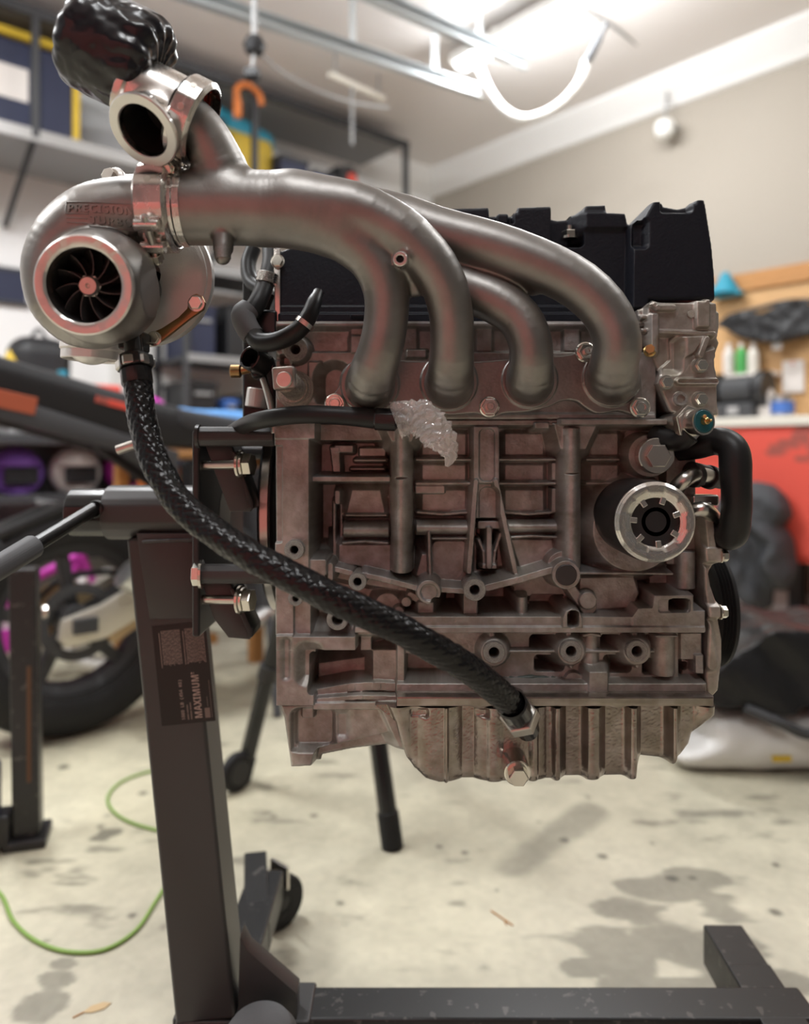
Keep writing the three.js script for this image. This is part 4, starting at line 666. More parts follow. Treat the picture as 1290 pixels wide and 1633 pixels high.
// ---------- wastegate, its clamp and the bag over its actuator ----------
{
  const A = V(-0.89, 0.43, 0.06).normalize(), c0 = P(304, 191, 0.706), W = thing('wastegate', 'silver round wastegate with an open outlet, above the turbo', 'wastegate', P(232, 245, 0.69));
  const c = (t, dx = 0) => c0.clone().addScaledVector(A, t);
  const o = P(229, 208, 0.676), n = V(-0.30, -0.70, 0.66).normalize();
  const ax2 = (x, y, z, p, d) => { const dx = x - p.x, dy = y - p.y, dz = z - p.z, t = dx * d.x + dy * d.y + dz * d.z; return [t, Math.sqrt(Math.max(0, dx * dx + dy * dy + dz * dz - t * t))]; };
  const bodyField = (x, y, z) => { const [t, q] = ax2(x, y, z, c0, A), [u, w] = ax2(x, y, z, o, n); const cyl = Math.max(q - 0.0335 - 0.002 * sstep(0.05, 0.056, t), 0.008 - t, t - 0.062), pipe = Math.max(w - 0.0262, u, -u - 0.06); return Math.max(smin(cyl, pipe, 0.005), -Math.max(w - 0.0235, -u - 0.045)); };
  part(W, 'body', nets(bodyField, c0.clone().sub(V(0.12, 0.09, 0.06)), c0.clone().add(V(0.05, 0.08, 0.07)), 0.0019), M.machined);
  part(W, 'red_gasket', lathe([[0.0355, 0.0015], [0.0368, 0.002], [0.0368, 0.0045], [0.0355, 0.005]], c0, A, 56), M.gasketRed, 'red ring');
  part(W, 'dark_groove', lathe([[0.0335, 0.005], [0.0362, 0.006], [0.0362, 0.010], [0.0335, 0.012]], c0, A, 56), M.blackGloss);
  part(W, 'outlet_flange', lathe([[0.0236, -0.006], [0.0236, 0.001], [0.0245, 0.002], [0.0322, 0.002], [0.0332, 0.001], [0.0332, -0.002], [0.030, -0.006], [0.027, -0.008]], o, n, 64), M.ring);
  part(W, 'outlet_bore', lathe([[0.0233, -0.006], [0.0230, -0.043], [0, -0.044]], o, n, 40), M.darkHole);
  bandClamp('band_clamp', 'tilted steel band clamp below the wastegate', c0.clone().addScaledVector(A, -0.002), A, 0.0395, 0.019, -1.85, V(0.5, -0.4, 1));
  const bc = P(186, 84, 0.70), B = A, R = 0.05, rx = V(0.5, 0.86, 0).normalize();
  const bag = (x, y, z) => {                                       // a drum with a domed top, loosely covered: folds run round it and along it
    const dx = x - bc.x, dy = y - bc.y, dz = z - bc.z, t = dx * B.x + dy * B.y + dz * B.z, qx = dx - t * B.x, qy = dy - t * B.y, qz = dz - t * B.z, q = Math.hypot(qx, qy, qz), ang = Math.atan2(qz, qx * rx.x + qy * rx.y);
    const e = Math.max(Math.abs(t) - 0.026, 0), base = Math.hypot(Math.max(q - 0.030, 0), e) - 0.0165;
    const pleat = sstep(0.006, -0.03, t) + 0.5 * sstep(0.02, 0.04, t), fold = 0.0013 * Math.sin(ang * 13 + 3 * noise3(x * 50, y * 50, z * 50)) * pleat + 0.0016 * (fbm(x * 85, y * 85, z * 85, 2) - 0.5) * 2;
    return (base + fold) * 0.62;
  };
  single('plastic_bag', nets(bag, bc.clone().subScalar(0.075), bc.clone().addScalar(0.075), 0.0018), M.bag, 'crumpled black plastic bag wrapped over the wastegate top', 'bag');
}
// ---------- engine stand ----------
{
  const S = thing('engine_stand', 'dark grey steel engine stand with mast, swivel head and floor beams', 'engine stand', V(P(338, 1600, 0.99).x, 0, -0.99));
  const bot = P(338, 1600, 0.994), top = P(262, 850, 0.994), up = top.clone().sub(bot).normalize(), W = 0.0775;
  const L = top.distanceTo(bot), tilt = Math.atan2(-(top.x - bot.x), top.y - bot.y);
  const mast = part(S, 'mast', rbox(W, L, 0.066, 0.005, 0, 0, 0, 3).rotateZ(tilt).translate((bot.x + top.x) / 2, (bot.y + top.y) / 2, -0.994), M.standPaint);
  part(S, 'mast_sleeve', prism([[217, 850], [310, 850], [313, 986], [238, 988]], 0.957, 0.074, 0.002), M.standPaint);
  const y0 = P(240, 817, 0.99).y, X = (px, Z = 0.99) => P(px, 800, Z).x;
  part(S, 'collar', lathe([[0.031, -0.002], [0.0352, 0], [0.0356, 0.003], [0.0356, 0.13], [0.031, 0.131]], V(X(176), y0, -0.99), V(1, 0, 0), 48), M.standPaint);
  part(S, 'weld_bead', sweep([P(228, 864, 0.955), P(268, 862, 0.952), P(308, 861, 0.955)], 0.0022, { n: 40, m: 8, wob: (u) => 0.8 + 0.4 * noise3(u * 40, 1, 1) }), M.standPaint);
  const inner = part(S, 'swivel_tube', lathe([[0.024, 0.004], [0.025, 0], [0.0305, 0], [0.0312, 0.0008], [0.0312, 0.2], [0, 0.2]], V(X(117), y0, -0.99), V(1, 0, 0), 48), M.blackGloss);
  part(inner, 'tube_bore', lathe([[0.0245, 0.002], [0.0245, 0.02], [0, 0.021]], V(X(117), y0, -0.99), V(1, 0, 0), 32), M.darkHole);
  part(inner, 'pin_hole', lathe([[0.0105, -0.002], [0.0115, 0.0006], [0.0105, 0.0012], [0.0095, 0.0006], [0.0095, -0.004]], P(152, 812, 0.957), V(-0.35, 0.1, 1), 28), M.blackGloss);
  const h0 = P(200, 782, 1.02), h1 = P(152, 811, 0.962), h2 = P(-60, 940, 0.79), hd = h2.clone().sub(h1);
  const handle = part(S, 'handle_bar', rod(h1.clone().addScaledVector(hd, -0.12), h1.clone().addScaledVector(hd, 1.25), 0.0088), M.blackWorn);
  part(handle, 'grip', lathe([[0.0085, 0], [0.0125, 0.0005], [0.0138, 0.003], [0.0135, 0.16], [0.0125, 0.163], [0, 0.163]], h1.clone().addScaledVector(hd, 0.50), hd, 32), M.grip, 'grey rubber grip');
  // swivel plate and arms
  const plateX = X(313, 0.87), py = (y, Z) => P(0, y, Z).y;
  part(S, 'swivel_plate', rbox(0.009, py(690, 0.97) - py(985, 0.97), 0.235, 0.003, plateX, (py(690, 0.97) + py(985, 0.97)) / 2, -0.985), M.standDark);
  for (const [yc, ya, yb, side] of [[696, 712, 816, 0], [915, 934, 1020, 1]]) {
    const z = 0.862, tx0 = P(318, yc, z), tx1 = P(438, yc, z);
    const tube = part(S, 'arm_sleeve', lathe([[0.0065, 0], [0.0108, 0], [0.0114, 0.0006], [0.0114, tx1.x - tx0.x - 0.0006], [0.0065, tx1.x - tx0.x]], tx0, V(1, 0, 0), 36), M.standPaint);
    const yTop = P(0, ya - 8, z).y, zz = 0.87;
    part(S, 'arm', prism(side ? [[322, ya - 6], [366, ya - 6], [402, yb - 6], [398, yb], [364, yb - 3], [340, yb - 34]] : [[326, ya - 6], [368, ya - 4], [404, yb - 8], [398, yb], [366, yb], [344, ya + 46]], 0.878, 0.012, 0.0012), M.standPaint);
    part(S, 'arm_edge', prism(side ? [[372, ya + 4], [403, yb - 14], [402, yb - 4], [398, yb - 2], [366, ya + 6]] : [[374, ya + 8], [404, yb - 14], [404, yb - 6], [400, yb - 3], [368, ya + 8]], 0.872, 0.05, 0.0012), M.standDark);
    const bz = P(387, side ? 957 : 741, 0.872), bd = V(1, 0.02, 0.18).normalize();
    part(S, 'plate_bolt', merge(lathe([[0, -0.004], [0.0168, -0.004], [0.0168, -0.0012], [0.0148, 0], [0.014, 0.0022], [0, 0.0022]], bz, bd, 32), hexHead(bz.clone().addScaledVector(bd, 0.002), bd, 0.0125, 0.0105, 0.2)), M.zinc);
    part(S, 'bolt_shank', rod(bz.clone().addScaledVector(bd, -0.055), bz, 0.0055), M.steel);
    if (side) { const e = P(319, yc + 1, z); part(S, 'arm_bolt', merge(lathe([[0, -0.003], [0.0168, -0.003], [0.0168, 0], [0, 0]], e, V(-1, 0, 0.08), 36), hexHead(e.clone(), V(-1, 0, 0.08), 0.0118, 0.0085, 0.3)), M.zinc); }
    else part(S, 'sleeve_lip', lathe([[0.0108, -0.003], [0.0135, -0.003], [0.0135, 0.001], [0.0108, 0.001]], tx0, V(1, 0, 0), 32), M.standPaint);
  }
  part(S, 'lock_pin', sweep([P(187, 718, 0.925), P(212, 710, 0.927), P(236, 705, 0.93), P(250, 722, 0.935), P(262, 750, 0.945), P(280, 786, 0.965)], 0.0062, { n: 50, m: 18 }), M.steel);
  // far arms and the dark adapter plate behind the block's end
  part(S, 'arm_sleeve', rod(P(330, 720, 1.12), P(460, 720, 1.12), 0.0114), M.standPaint);
  part(S, 'arm_sleeve', rod(P(330, 900, 1.12), P(460, 900, 1.12), 0.0114), M.standPaint);
  // base: beams, gusset, collar plate, casters
  const bt = P(400, 1598, 0.998).y, bh = 0.062, zc = 0.998;
  const x0 = P(285, 1600, zc).x, x1 = P(1255, 1600, zc).x;
  part(S, 'main_beam', rbox(x1 - x0 + 0.03, bh, 0.06, 0.004, (x0 + x1) / 2 + 0.015, bt - bh / 2, -zc), M.blackWorn);
  const px0 = P(282, 1600, 0.97).x, px1 = P(496, 1600, 0.97).x;
  part(S, 'beam_socket', rbox(px1 - px0, 0.07, 0.074, 0.004, (px0 + px1) / 2, bt - 0.033, -zc), M.standPaint);
  const g0 = P(388, 1494, 0.97), zg = -0.99;
  part(S, 'gusset', crease(new THREE.ExtrudeGeometry(poly2shape([[P(384, 0, 0.97).x, P(0, 1490, 0.97).y], [P(396, 0, 0.97).x, P(0, 1512, 0.97).y], [P(474, 0, 0.97).x, P(0, 1580, 0.97).y], [P(474, 0, 0.97).x, bt + 0.001], [P(380, 0, 0.97).x, bt + 0.001]]), { depth: 0.026, bevelEnabled: true, bevelSize: 0.0012, bevelThickness: 0.0012, bevelOffset: -0.0012, bevelSegments: 2 }).translate(0, 0, -0.992)), M.standPaint);
  part(S, 'rear_beam', rbox(0.06, 0.055, 0.66, 0.004, P(352, 0, zc).x, bt - 0.035, -zc), M.blackWorn);
  // T-leg at the far end of the main beam
  const a = atHeight(1152, 1474, bt - 0.002), b = atHeight(1232, 1600, bt - 0.002), dir = b.clone().sub(a).setY(0), e2 = a.clone().addScaledVector(dir, 3.2);
  const leg = part(S, 'front_beam', bar(a.clone().add(V(0, -bh / 2, 0)), e2.clone().add(V(0, -bh / 2, 0)), 0.06, bh, 0.003), M.blackWorn);
  const mid = a.clone().addScaledVector(dir, 0.55);
  part(leg, 'joint_lip', bar(mid.clone().add(V(0, -bh / 2 + 0.0012, 0)), mid.clone().addScaledVector(dir.clone().normalize(), 0.19).add(V(0, -bh / 2 + 0.0012, 0)), 0.062, bh + 0.001, 0.003), M.blackWorn);
  const caster = (at, face, r = 0.046, topY = 0.1) => {              // wheel, holed hub, fork and mounting plate
    const q = r / 0.0445, wheel = part(S, 'caster', lathe([[0.012, -0.016], [0.03, -0.016], [0.031, -0.013], [0.041, -0.013], [0.0445, -0.009], [0.0445, 0.009], [0.041, 0.013], [0.031, 0.013], [0.03, 0.016], [0.012, 0.016]].map(([a, t]) => [a * q, t * q]), at, face, 44), M.rubber);
    for (const s of [-1, 1]) part(wheel, 'hub_face', lathe([[0, 0.0145 * q], [0.03 * q, 0.0145 * q]], at, face.clone().multiplyScalar(s), 36), M.standDark);
    for (let i = 0; i < 5; i++) { const t = i / 5 * 2 * Math.PI + 0.3, u = face.clone().cross(UP).normalize(), p = at.clone().addScaledVector(u, 0.021 * q * Math.cos(t)).addScaledVector(UP, 0.021 * q * Math.sin(t)).addScaledVector(face, 0.0146 * q); part(wheel, 'hub_hole', lathe([[0, 0.001], [0.0075 * q, 0.001], [0.0078 * q, 0]], p, face, 16), M.white); }
    const f = face.clone().multiplyScalar(0.021 * q), hi = V(at.x, topY - 0.004, at.z);
    part(S, 'caster_fork', merge(bar(at.clone().addScaledVector(f, -1), hi.clone().addScaledVector(f, -1), 0.003, 0.024, 0.001, face), bar(hi.clone().addScaledVector(f, -1.1), hi.clone().addScaledVector(f, 1.1), 0.006, 0.04, 0.001)), M.steel);
    return wheel;
  };
  const cw = onFloor(446, 1478), bx = P(352, 0, zc).x, bb = bt - bh;
  caster(V(cw.x, 0.047, cw.z), V(0.75, 0, 0.66).normalize(), 0.047, 0.1);
  part(S, 'rear_caster_arm', bar(V(bx + 0.012, bt - 0.034, -1.18), V(cw.x - 0.046, bt - 0.02, cw.z - 0.01), 0.04, 0.045, 0.003), M.blackWorn);
  caster(V(bx, 0.03, -0.71), V(1, 0, 0.2).normalize(), 0.03, bb + 0.002);
  const c2 = a.clone().addScaledVector(dir, 0.62); caster(V(c2.x - 0.008, 0.03, c2.z), V(0.55, 0, 0.83).normalize(), 0.03, bb + 0.002);
  caster(V(e2.x, 0.03, e2.z - 0.03), V(0.55, 0, 0.83).normalize(), 0.03, bb + 0.002);
  part(S, 'end_cap', lathe([[0, 0.032], [0.02, 0.030], [0.036, 0.022], [0.044, 0.010], [0.046, 0], [0.046, -0.02], [0, -0.02]], P(415, 1662, 0.90), V(0, 1, 0.1), 44), M.grip, 'grey rounded cap');
  // the printed label
  const LW = 86 * 0.96 / FOCAL, LH = 160 * 0.96 / FOCAL;
  const cv = document.createElement('canvas'); cv.width = 430; cv.height = 800; const c = cv.getContext('2d');
  c.fillStyle = '#0d0a0c'; c.fillRect(0, 0, 430, 800); c.fillStyle = '#a8948c';
  const rr = rng(5);
  for (let col = 0; col < 2; col++) for (let r = 0; r < 15; r++) { let y = 45; const x = 66 + col * 190 + r * 10.2; const end = 330 - rr() * 20; while (y < end) { const l = 6 + rr() * 26; c.fillRect(x, y, 4.6, Math.min(l, end - y)); y += l + 5; } }
  c.fillRect(48, 60, 4, 280); c.fillRect(238, 60, 4, 270);
  c.save(); c.translate(330, 770); c.rotate(-Math.PI / 2); c.font = 'bold 82px sans-serif'; c.fillText('MAXIMUM', 0, 0, 355); c.fillRect(358, -58, 14, 10); c.fillRect(358, -40, 14, 5); c.restore();
  c.save(); c.translate(190, 770); c.rotate(-Math.PI / 2); c.font = 'bold 34px monospace'; c.fillText('1000 LB (454 KG)', 0, 0, 330); c.restore();
  c.fillStyle = '#75655f';
  c.save(); c.translate(226, 770); c.rotate(-Math.PI / 2); c.fillRect(0, -14, 48, 10); c.fillRect(54, -14, 66, 10); c.fillRect(0, 12, 70, 10); c.fillRect(76, 12, 60, 10); c.restore();
  c.fillRect(352, 690, 42, 80); c.fillRect(405, 470, 4, 300); c.fillRect(378, 600, 4, 80);
  const tex = new THREE.CanvasTexture(cv); tex.colorSpace = THREE.SRGBColorSpace;
  const lab = new THREE.BoxGeometry(LW, LH, 0.0005), uv = lab.attributes.uv; 
  const lm = std(C(1, 1, 1), 0.4, 0, { map: tex });
  const lc = P(293, 1074, 0.9605);
  part(S, 'warning_label', lab.rotateZ(tilt).translate(lc.x, lc.y, -0.9605), lm, 'black printed label with pale text');
}
// ---------- hoses in front of the engine ----------
{
  const h = thing('braided_hose', 'thick black braided oil hose looping from turbo to oil pan', 'hose', P(828, 1160, 0.74));
  const pts = [P(217, 592, 0.712), P(222, 635, 0.705), P(232, 690, 0.695), P(258, 760, 0.68), P(300, 815, 0.665), P(360, 862, 0.65), P(440, 908, 0.638), P(545, 960, 0.635), P(650, 1010, 0.645), P(740, 1062, 0.67), P(800, 1108, 0.70), P(828, 1142, 0.725)];
  const weave = (u, t) => { const a = 10 * (t / Math.PI) + u * 105, b = 10 * (t / Math.PI) - u * 105, o = (((Math.floor(a / 2) + Math.floor(b / 2)) % 2) + 2) % 2, f = o ? a : b, g = o ? b : a; return 0.055 * (Math.abs(Math.sin(f * Math.PI / 2)) * (0.65 + 0.35 * Math.abs(Math.sin(g * Math.PI / 2))) - 0.6); };
  const tube = sweep(pts, 0.0131, { n: 1000, m: 84, cap: true, wob: (u, t) => 1 + weave(u, t) + 0.035 * Math.sin(3 * t + 40 * u + 5 * noise3(u * 25, 0, 2)) + 0.05 * (noise3(u * 60, Math.cos(t) * 2, Math.sin(t) * 2) - 0.5) });
  { const uv = tube.attributes.uv; for (let i = 0; i < uv.count; i++) uv.setXY(i, uv.getX(i) * 1, uv.getY(i) / 0.082); }
  part(h, 'hose', tube, M.braid);
  const n0 = pts[0], d0 = pts[0].clone().sub(pts[1]).normalize();
  part(h, 'end_fitting', merge(lathe([[0.0135, -0.014], [0.0145, -0.012], [0.0145, 0], [0.013, 0.002], [0.0135, 0.004], [0.0135, 0.016], [0.0085, 0.019], [0.0085, 0.034], [0, 0.034]], n0, d0, 36), hexHead(n0.clone().addScaledVector(d0, 0.002), d0, 0.0162, 0.012)), M.blackGloss);
  part(h, 'end_nut', hexHead(n0.clone().addScaledVector(d0, 0.0025), d0, 0.0166, 0.009, 0.25), M.steel);
  const n1 = pts[11], d1 = pts[11].clone().sub(pts[10]).normalize().add(V(0.1, -0.35, -0.5)).normalize();
  part(h, 'end_nut', hexHead(n1.clone().addScaledVector(d1, -0.006), d1, 0.0172, 0.016, 0.2), M.steel);
  part(h, 'end_fitting', lathe([[0.0135, -0.03], [0.0148, -0.028], [0.0148, 0.0], [0.012, 0.004], [0.0115, 0.034], [0, 0.034]], n1, d1, 32), M.blackGloss);
  const l = thing('feed_hose', 'smooth black hose lying along the head joint', 'hose', P(640, 680, 0.78));
  part(l, 'hose', sweep([P(330, 742, 1.0), P(345, 715, 0.95), P(380, 684, 0.87), P(425, 668, 0.80), P(490, 661, 0.775), P(560, 664, 0.77), P(610, 669, 0.765)], [0.0105, 0.0105, 0.0095, 0.0095, 0.0095, 0.0095, 0.0105], { n: 100, m: 24 }), M.hoseRubber);
  part(l, 'end_sleeve', lathe([[0, 0], [0.0095, 0], [0.0115, 0.002], [0.0115, 0.022], [0.0085, 0.024], [0.0085, 0.032], [0, 0.032]], P(596, 668, 0.766), P(650, 671, 0.765).sub(P(596, 668, 0.766)), 32), M.blackGloss);
  // clear wrap twisted over the hose end: a crumpled thin sheet
  const path = new THREE.CatmullRomCurve3([P(630, 672, 0.762), P(650, 664, 0.755), P(676, 672, 0.75), P(698, 692, 0.748), P(712, 712, 0.75), P(718, 728, 0.753), P(712, 744, 0.756)]), pos = [], uv = [], idx = [], N = 84, Q = 60;
  for (let i = 0; i <= N; i++) for (let j = 0; j <= Q; j++) {
    const u = i / N, t = j / Q * 2 * Math.PI, c = path.getPointAt(u), tan = path.getTangentAt(u), s = V(0, 0, 1).cross(tan).normalize();
    const r0 = [0.016, 0.0175, 0.0165, 0.0150, 0.0135, 0.008, 0.0015], q = u * 6, k = Math.min(Math.floor(q), 5), R = mix(r0[k], r0[k + 1], q - k) * (1 + 0.9 * (fbm(Math.cos(t) * 2.6 + u * 11, Math.sin(t) * 2.6, u * 17, 4) - 0.5) + 0.2 * Math.abs(Math.sin(4 * t + u * 21 + 3 * noise3(u * 14, t, 2))) - 0.1);
    const p = c.clone().addScaledVector(s, R * Math.cos(t)).add(V(0, 0, R * 0.8 * Math.sin(t))); pos.push(p.x, p.y, p.z); uv.push(j / Q, u);
  }
  for (let i = 0; i < N; i++) for (let j = 0; j < Q; j++) { const a = i * (Q + 1) + j, b = a + Q + 1; idx.push(a, b, a + 1, a + 1, b, b + 1); }
  const g = new THREE.BufferGeometry(); g.setAttribute('position', new THREE.Float32BufferAttribute(pos, 3)); g.setAttribute('uv', new THREE.Float32BufferAttribute(uv, 2)); g.setIndex(idx); g.computeVertexNormals();
  single('plastic_wrap', crease(g, 28), M.film, 'crumpled clear plastic film over the hose end', 'plastic wrap');
}
// ---------- vent hoses at the left end of the valve cover ----------
{
  const t = thing('vent_hose', 'black breather hoses with a light elbow behind the turbo', 'hose', P(440, 560, 0.83));
  part(t, 'upper_hose', sweep([P(432, 392, 0.90), P(432, 420, 0.885), P(424, 450, 0.87), P(412, 480, 0.855), P(400, 498, 0.85)], 0.0105, { n: 50, m: 24 }), M.hoseRubber);
  part(t, 'elbow', sweep([P(398, 492, 0.846), P(388, 502, 0.842), P(394, 522, 0.838), P(404, 536, 0.835)], [0.0125, 0.0135, 0.013, 0.0125], { n: 40, m: 24 }), M.grip, 'dark grey moulded elbow');
  part(t, 'lower_hose', sweep([P(402, 532, 0.835), P(414, 545, 0.825), P(445, 543, 0.812), P(476, 526, 0.805), P(492, 505, 0.805), P(500, 485, 0.81), P(508, 466, 0.82)], [0.0105, 0.0105, 0.01, 0.01, 0.0095, 0.0085, 0.006], { n: 90, m: 24 }), M.hoseRubber);
  const a = P(484, 519, 0.805), d = P(492, 505, 0.805).sub(P(476, 526, 0.805));
  part(t, 'hose_clamp', lathe([[0.0095, 0], [0.0112, 0], [0.0112, 0.005], [0.0095, 0.005]], a, d, 28), M.steel);
  part(t, 'chrome_joint', lathe([[0.0102, 0], [0.0122, 0.001], [0.0122, 0.012], [0.0102, 0.013]], P(424, 452, 0.868), V(0.2, 1, 0), 32), M.machined, 'chrome joint');
  part(t, 'branch_hose', sweep([P(404, 396, 0.93), P(396, 420, 0.925), P(400, 448, 0.915), P(418, 462, 0.90)], 0.0095, { n: 40, m: 20 }), M.hoseRubber);
  const e = thing('coil_bracket', 'bright metal bracket and wiring at the end of the head', 'bracket', P(440, 660, 0.87));
  part(e, 'strip', prism([[436, 396], [447, 396], [447, 512], [438, 512]], 0.868, 0.14, 0.001), M.machined);
  part(e, 'nut', bolt(P(443, 417, 0.866), V(0, 0, 1), 0.006, 0.006), M.zinc);
  part(e, 'throttle_pipe', lathe([[0.011, 0.03], [0.0135, 0.03], [0.0138, 0], [0.0125, -0.001], [0.011, 0], [0.0105, 0.02], [0, 0.02]], P(398, 570, 0.84), V(0.5, -0.3, -1), 36), M.blackGloss);
  part(e, 'connector', rbox(0.03, 0.02, 0.03, 0.004).rotateZ(0.3).translate(...P(422, 588, 0.87).toArray()), M.blackGloss);
  part(e, 'fuel_nipple', merge(rod(P(368, 592, 0.86), P(384, 592, 0.86), 0.0075), rod(P(384, 592, 0.86), P(402, 588, 0.86), 0.0045)), M.bronze);
  part(e, 'dipstick_tube', sweep([P(420, 604, 0.86), P(428, 630, 0.855), P(436, 668, 0.85), P(438, 690, 0.85)], 0.0042, { n: 30, m: 14 }), M.steel);
  part(e, 'wire', sweep([P(432, 470, 0.88), P(422, 500, 0.88), P(432, 530, 0.87), P(420, 560, 0.865), P(430, 590, 0.86), P(436, 650, 0.86)], 0.005, { n: 50, m: 12 }), M.hoseRubber);
  part(e, 'cap', rod(P(408, 650, 0.9), P(412, 620, 0.9), 0.013), M.compressor);
  part(e, 'plug_body', rbox(0.026, 0.03, 0.05, 0.004).translate(...P(430, 520, 0.89).toArray()), M.blackGloss);
  part(e, 'rear_plate', rbox(0.03, 0.2, 0.16, 0.004).translate(...P(425, 590, 0.99).toArray()), M.blackGloss);
}
{
  const t = thing('flywheel', 'dark round flywheel between the block end and the stand', 'flywheel', V(P(428, 0, 0.98).x, P(0, 930, 0.98).y, -1.02));
  part(t, 'disc', lathe([[0, 0], [0.125, 0], [0.13, 0.003], [0.13, 0.016], [0.125, 0.019], [0, 0.019]], V(P(425, 0, 0.98).x, P(0, 820, 0.98).y, -1.04), V(1, 0, 0), 72), M.standDark);
  part(t, 'ring_gear', lathe([[0.128, 0.004], [0.134, 0.005], [0.134, 0.014], [0.128, 0.015]], V(P(425, 0, 0.98).x, P(0, 820, 0.98).y, -1.04), V(1, 0, 0), 100), M.steel);
}
// ---------- things on and under the ceiling ----------
const paint = (r, g, b, rough = 0.55, metal = 0) => std(C(r, g, b), rough, metal);
const K = { galv: paint(0.62, 0.66, 0.68, 0.35, 0.8), black: paint(0.013, 0.013, 0.015, 0.5), navy: paint(0.02, 0.025, 0.06, 0.6), charcoal: paint(0.045, 0.046, 0.05, 0.6), yellow: paint(0.62, 0.42, 0.03), teal: paint(0.02, 0.25, 0.36), blue: paint(0.06, 0.16, 0.5), cloth: std(C(0.12, 0.3, 0.62), 0.9, 0, { bumpMap: fabricBump, bumpScale: 0.002 }), orange: paint(0.75, 0.22, 0.05), pink: paint(0.75, 0.10, 0.42), magenta: paint(0.55, 0.04, 0.42), purple: paint(0.2, 0.08, 0.4), red: std(C(0.74, 0.09, 0.06), 0.5, 0, { map: dataTex(256, 256, (u, v) => { const s = sstep(0.62, 0.7, tfbm(u, v, 7, 4, 66)); return [mix(1, 0.72, s), mix(1, 0.95, s) , mix(1, 1, s)]; }, { srgb: true }) }), wood: std(C(0.95, 0.86, 0.75), 0.6, 0, { map: woodMap }), woodDark: std(C(0.7, 0.5, 0.3), 0.6, 0, { map: woodMap }), paper: paint(0.75, 0.7, 0.66, 0.8), silver: paint(0.6, 0.6, 0.6, 0.3, 0.9), green: paint(0.08, 0.4, 0.1), grey: paint(0.3, 0.3, 0.3), jacket: std(C(0.045, 0.047, 0.053), 0.75, 0, { bumpMap: fabricBump, bumpScale: 0.001 }), tan: paint(0.5, 0.36, 0.2), alloy: paint(0.62, 0.58, 0.5, 0.4, 0.5), cord: paint(0.2, 0.33, 0.07, 0.5), badge: paint(0.4, 0.09, 0.04), rust: paint(0.12, 0.055, 0.025, 0.7), ivory: paint(0.78, 0.74, 0.66) };
const along = (b, y, a, w, h, d, r = 0.01) => rbox(w, h, d, r, b, y, a);
// two steel channels hung from the ceiling
function channel(x0, y0, x1, y1, h, label, drops) {
  const A = atHeight(x0, y0, h), B = atHeight(x1, y1, h), t = thing('ceiling_rail', label, 'rail', V((A.x + B.x) / 2, h, (A.z + B.z) / 2), null, null), d = B.clone().sub(A), n = d.clone().setY(0).normalize(), s = V(-n.z, 0, n.x);
  part(t, 'web', bar(A, B, 0.004, 0.055, 0.001), K.galv);
  for (const q of [-1, 1]) part(t, 'flange', bar(A.clone().addScaledVector(s, 0.018).add(V(0, q * 0.0275, 0)), B.clone().addScaledVector(s, 0.018).add(V(0, q * 0.0275, 0)), 0.04, 0.004, 0.001), K.galv);
  for (const f of drops) { const p = A.clone().addScaledVector(d, f); part(t, 'hanger', bar(p.clone().add(V(0, 0.01, 0)), V(p.x, CEIL - 0.001, p.z), 0.035, 0.004, 0.001, s), K.galv); part(t, 'rail_bolt', bolt(p.clone().addScaledVector(s, -0.004), s.clone().negate(), 0.009, 0.008), K.galv); }
}
channel(240, -25, 764, 150, 2.74, 'lower galvanised steel rail hanging from the ceiling', [0.15, 0.55, 0.83]);
channel(540, -25, 836, 104, 2.80, 'upper galvanised steel rail ending beside the glowing tube light', [0.3, 0.72]);
{
  const q = (x, y, h) => atHeight(x, y, h), t = single('hanging_cable', sweep([P(760, 96, 4.1), P(768, 118, 4.08), P(785, 152, 4.05), P(808, 178, 4.0), P(836, 189, 3.95), P(868, 181, 3.9), P(902, 158, 3.85), P(925, 128, 3.8), P(936, 96, 3.76)], 0.021, { n: 70, m: 16 }), M.white, 'white cable looping down from the tube light', 'cable');
  const p = thing('cable_plug', 'dark plug where the white cable meets the ceiling', 'plug', P(938, 96, 3.76)); part(p, 'plug_body', rod(P(936, 98, 3.76), P(957, 58, 3.7), 0.022, 0.018), K.charcoal); part(p, 'plug_neck', rod(P(957, 58, 3.7), P(968, 36, 3.66), 0.012), K.charcoal); part(p, 'outlet_box', rbox(0.1, 0.05, 0.1, 0.008, P(970, 30, 3.66).x, CEIL - 0.025, -3.66), M.white);
}
{ const p = onRight(1060, 208, 0.12), t = thing('motion_sensor', 'small white sensor high on the beige wall', 'sensor', p); const n = V(sR, 0, cR).multiplyScalar(1); part(t, 'body', lathe([[0, -0.05], [0.05, -0.05], [0.06, -0.02], [0.05, 0.03], [0.02, 0.05], [0, 0.05]], p, V(0, -1, 0), 24), M.white); part(t, 'bracket', bar(p.clone().add(V(0, 0.04, 0)), p.clone().add(V(0, 0.04, 0)).add(n.clone().multiplyScalar(-0.13)), 0.05, 0.03, 0.004), K.grey); const top = onRight(1057, 30, 0.6); part(t, 'wire', sweep([p.clone().add(V(0, 0.04, 0)), p.clone().add(V(0, 0.3, 0)).lerp(room(p.b, CEIL - 0.14, 0.06), 0.5), room(p.b, CEIL - 0.012, 0.1), room(p.b + 0.1, CEIL - 0.01, 0.9), room(p.b + 0.02, CEIL - 0.01, 1.5)], 0.008, { n: 50, m: 8 }), K.grey); }
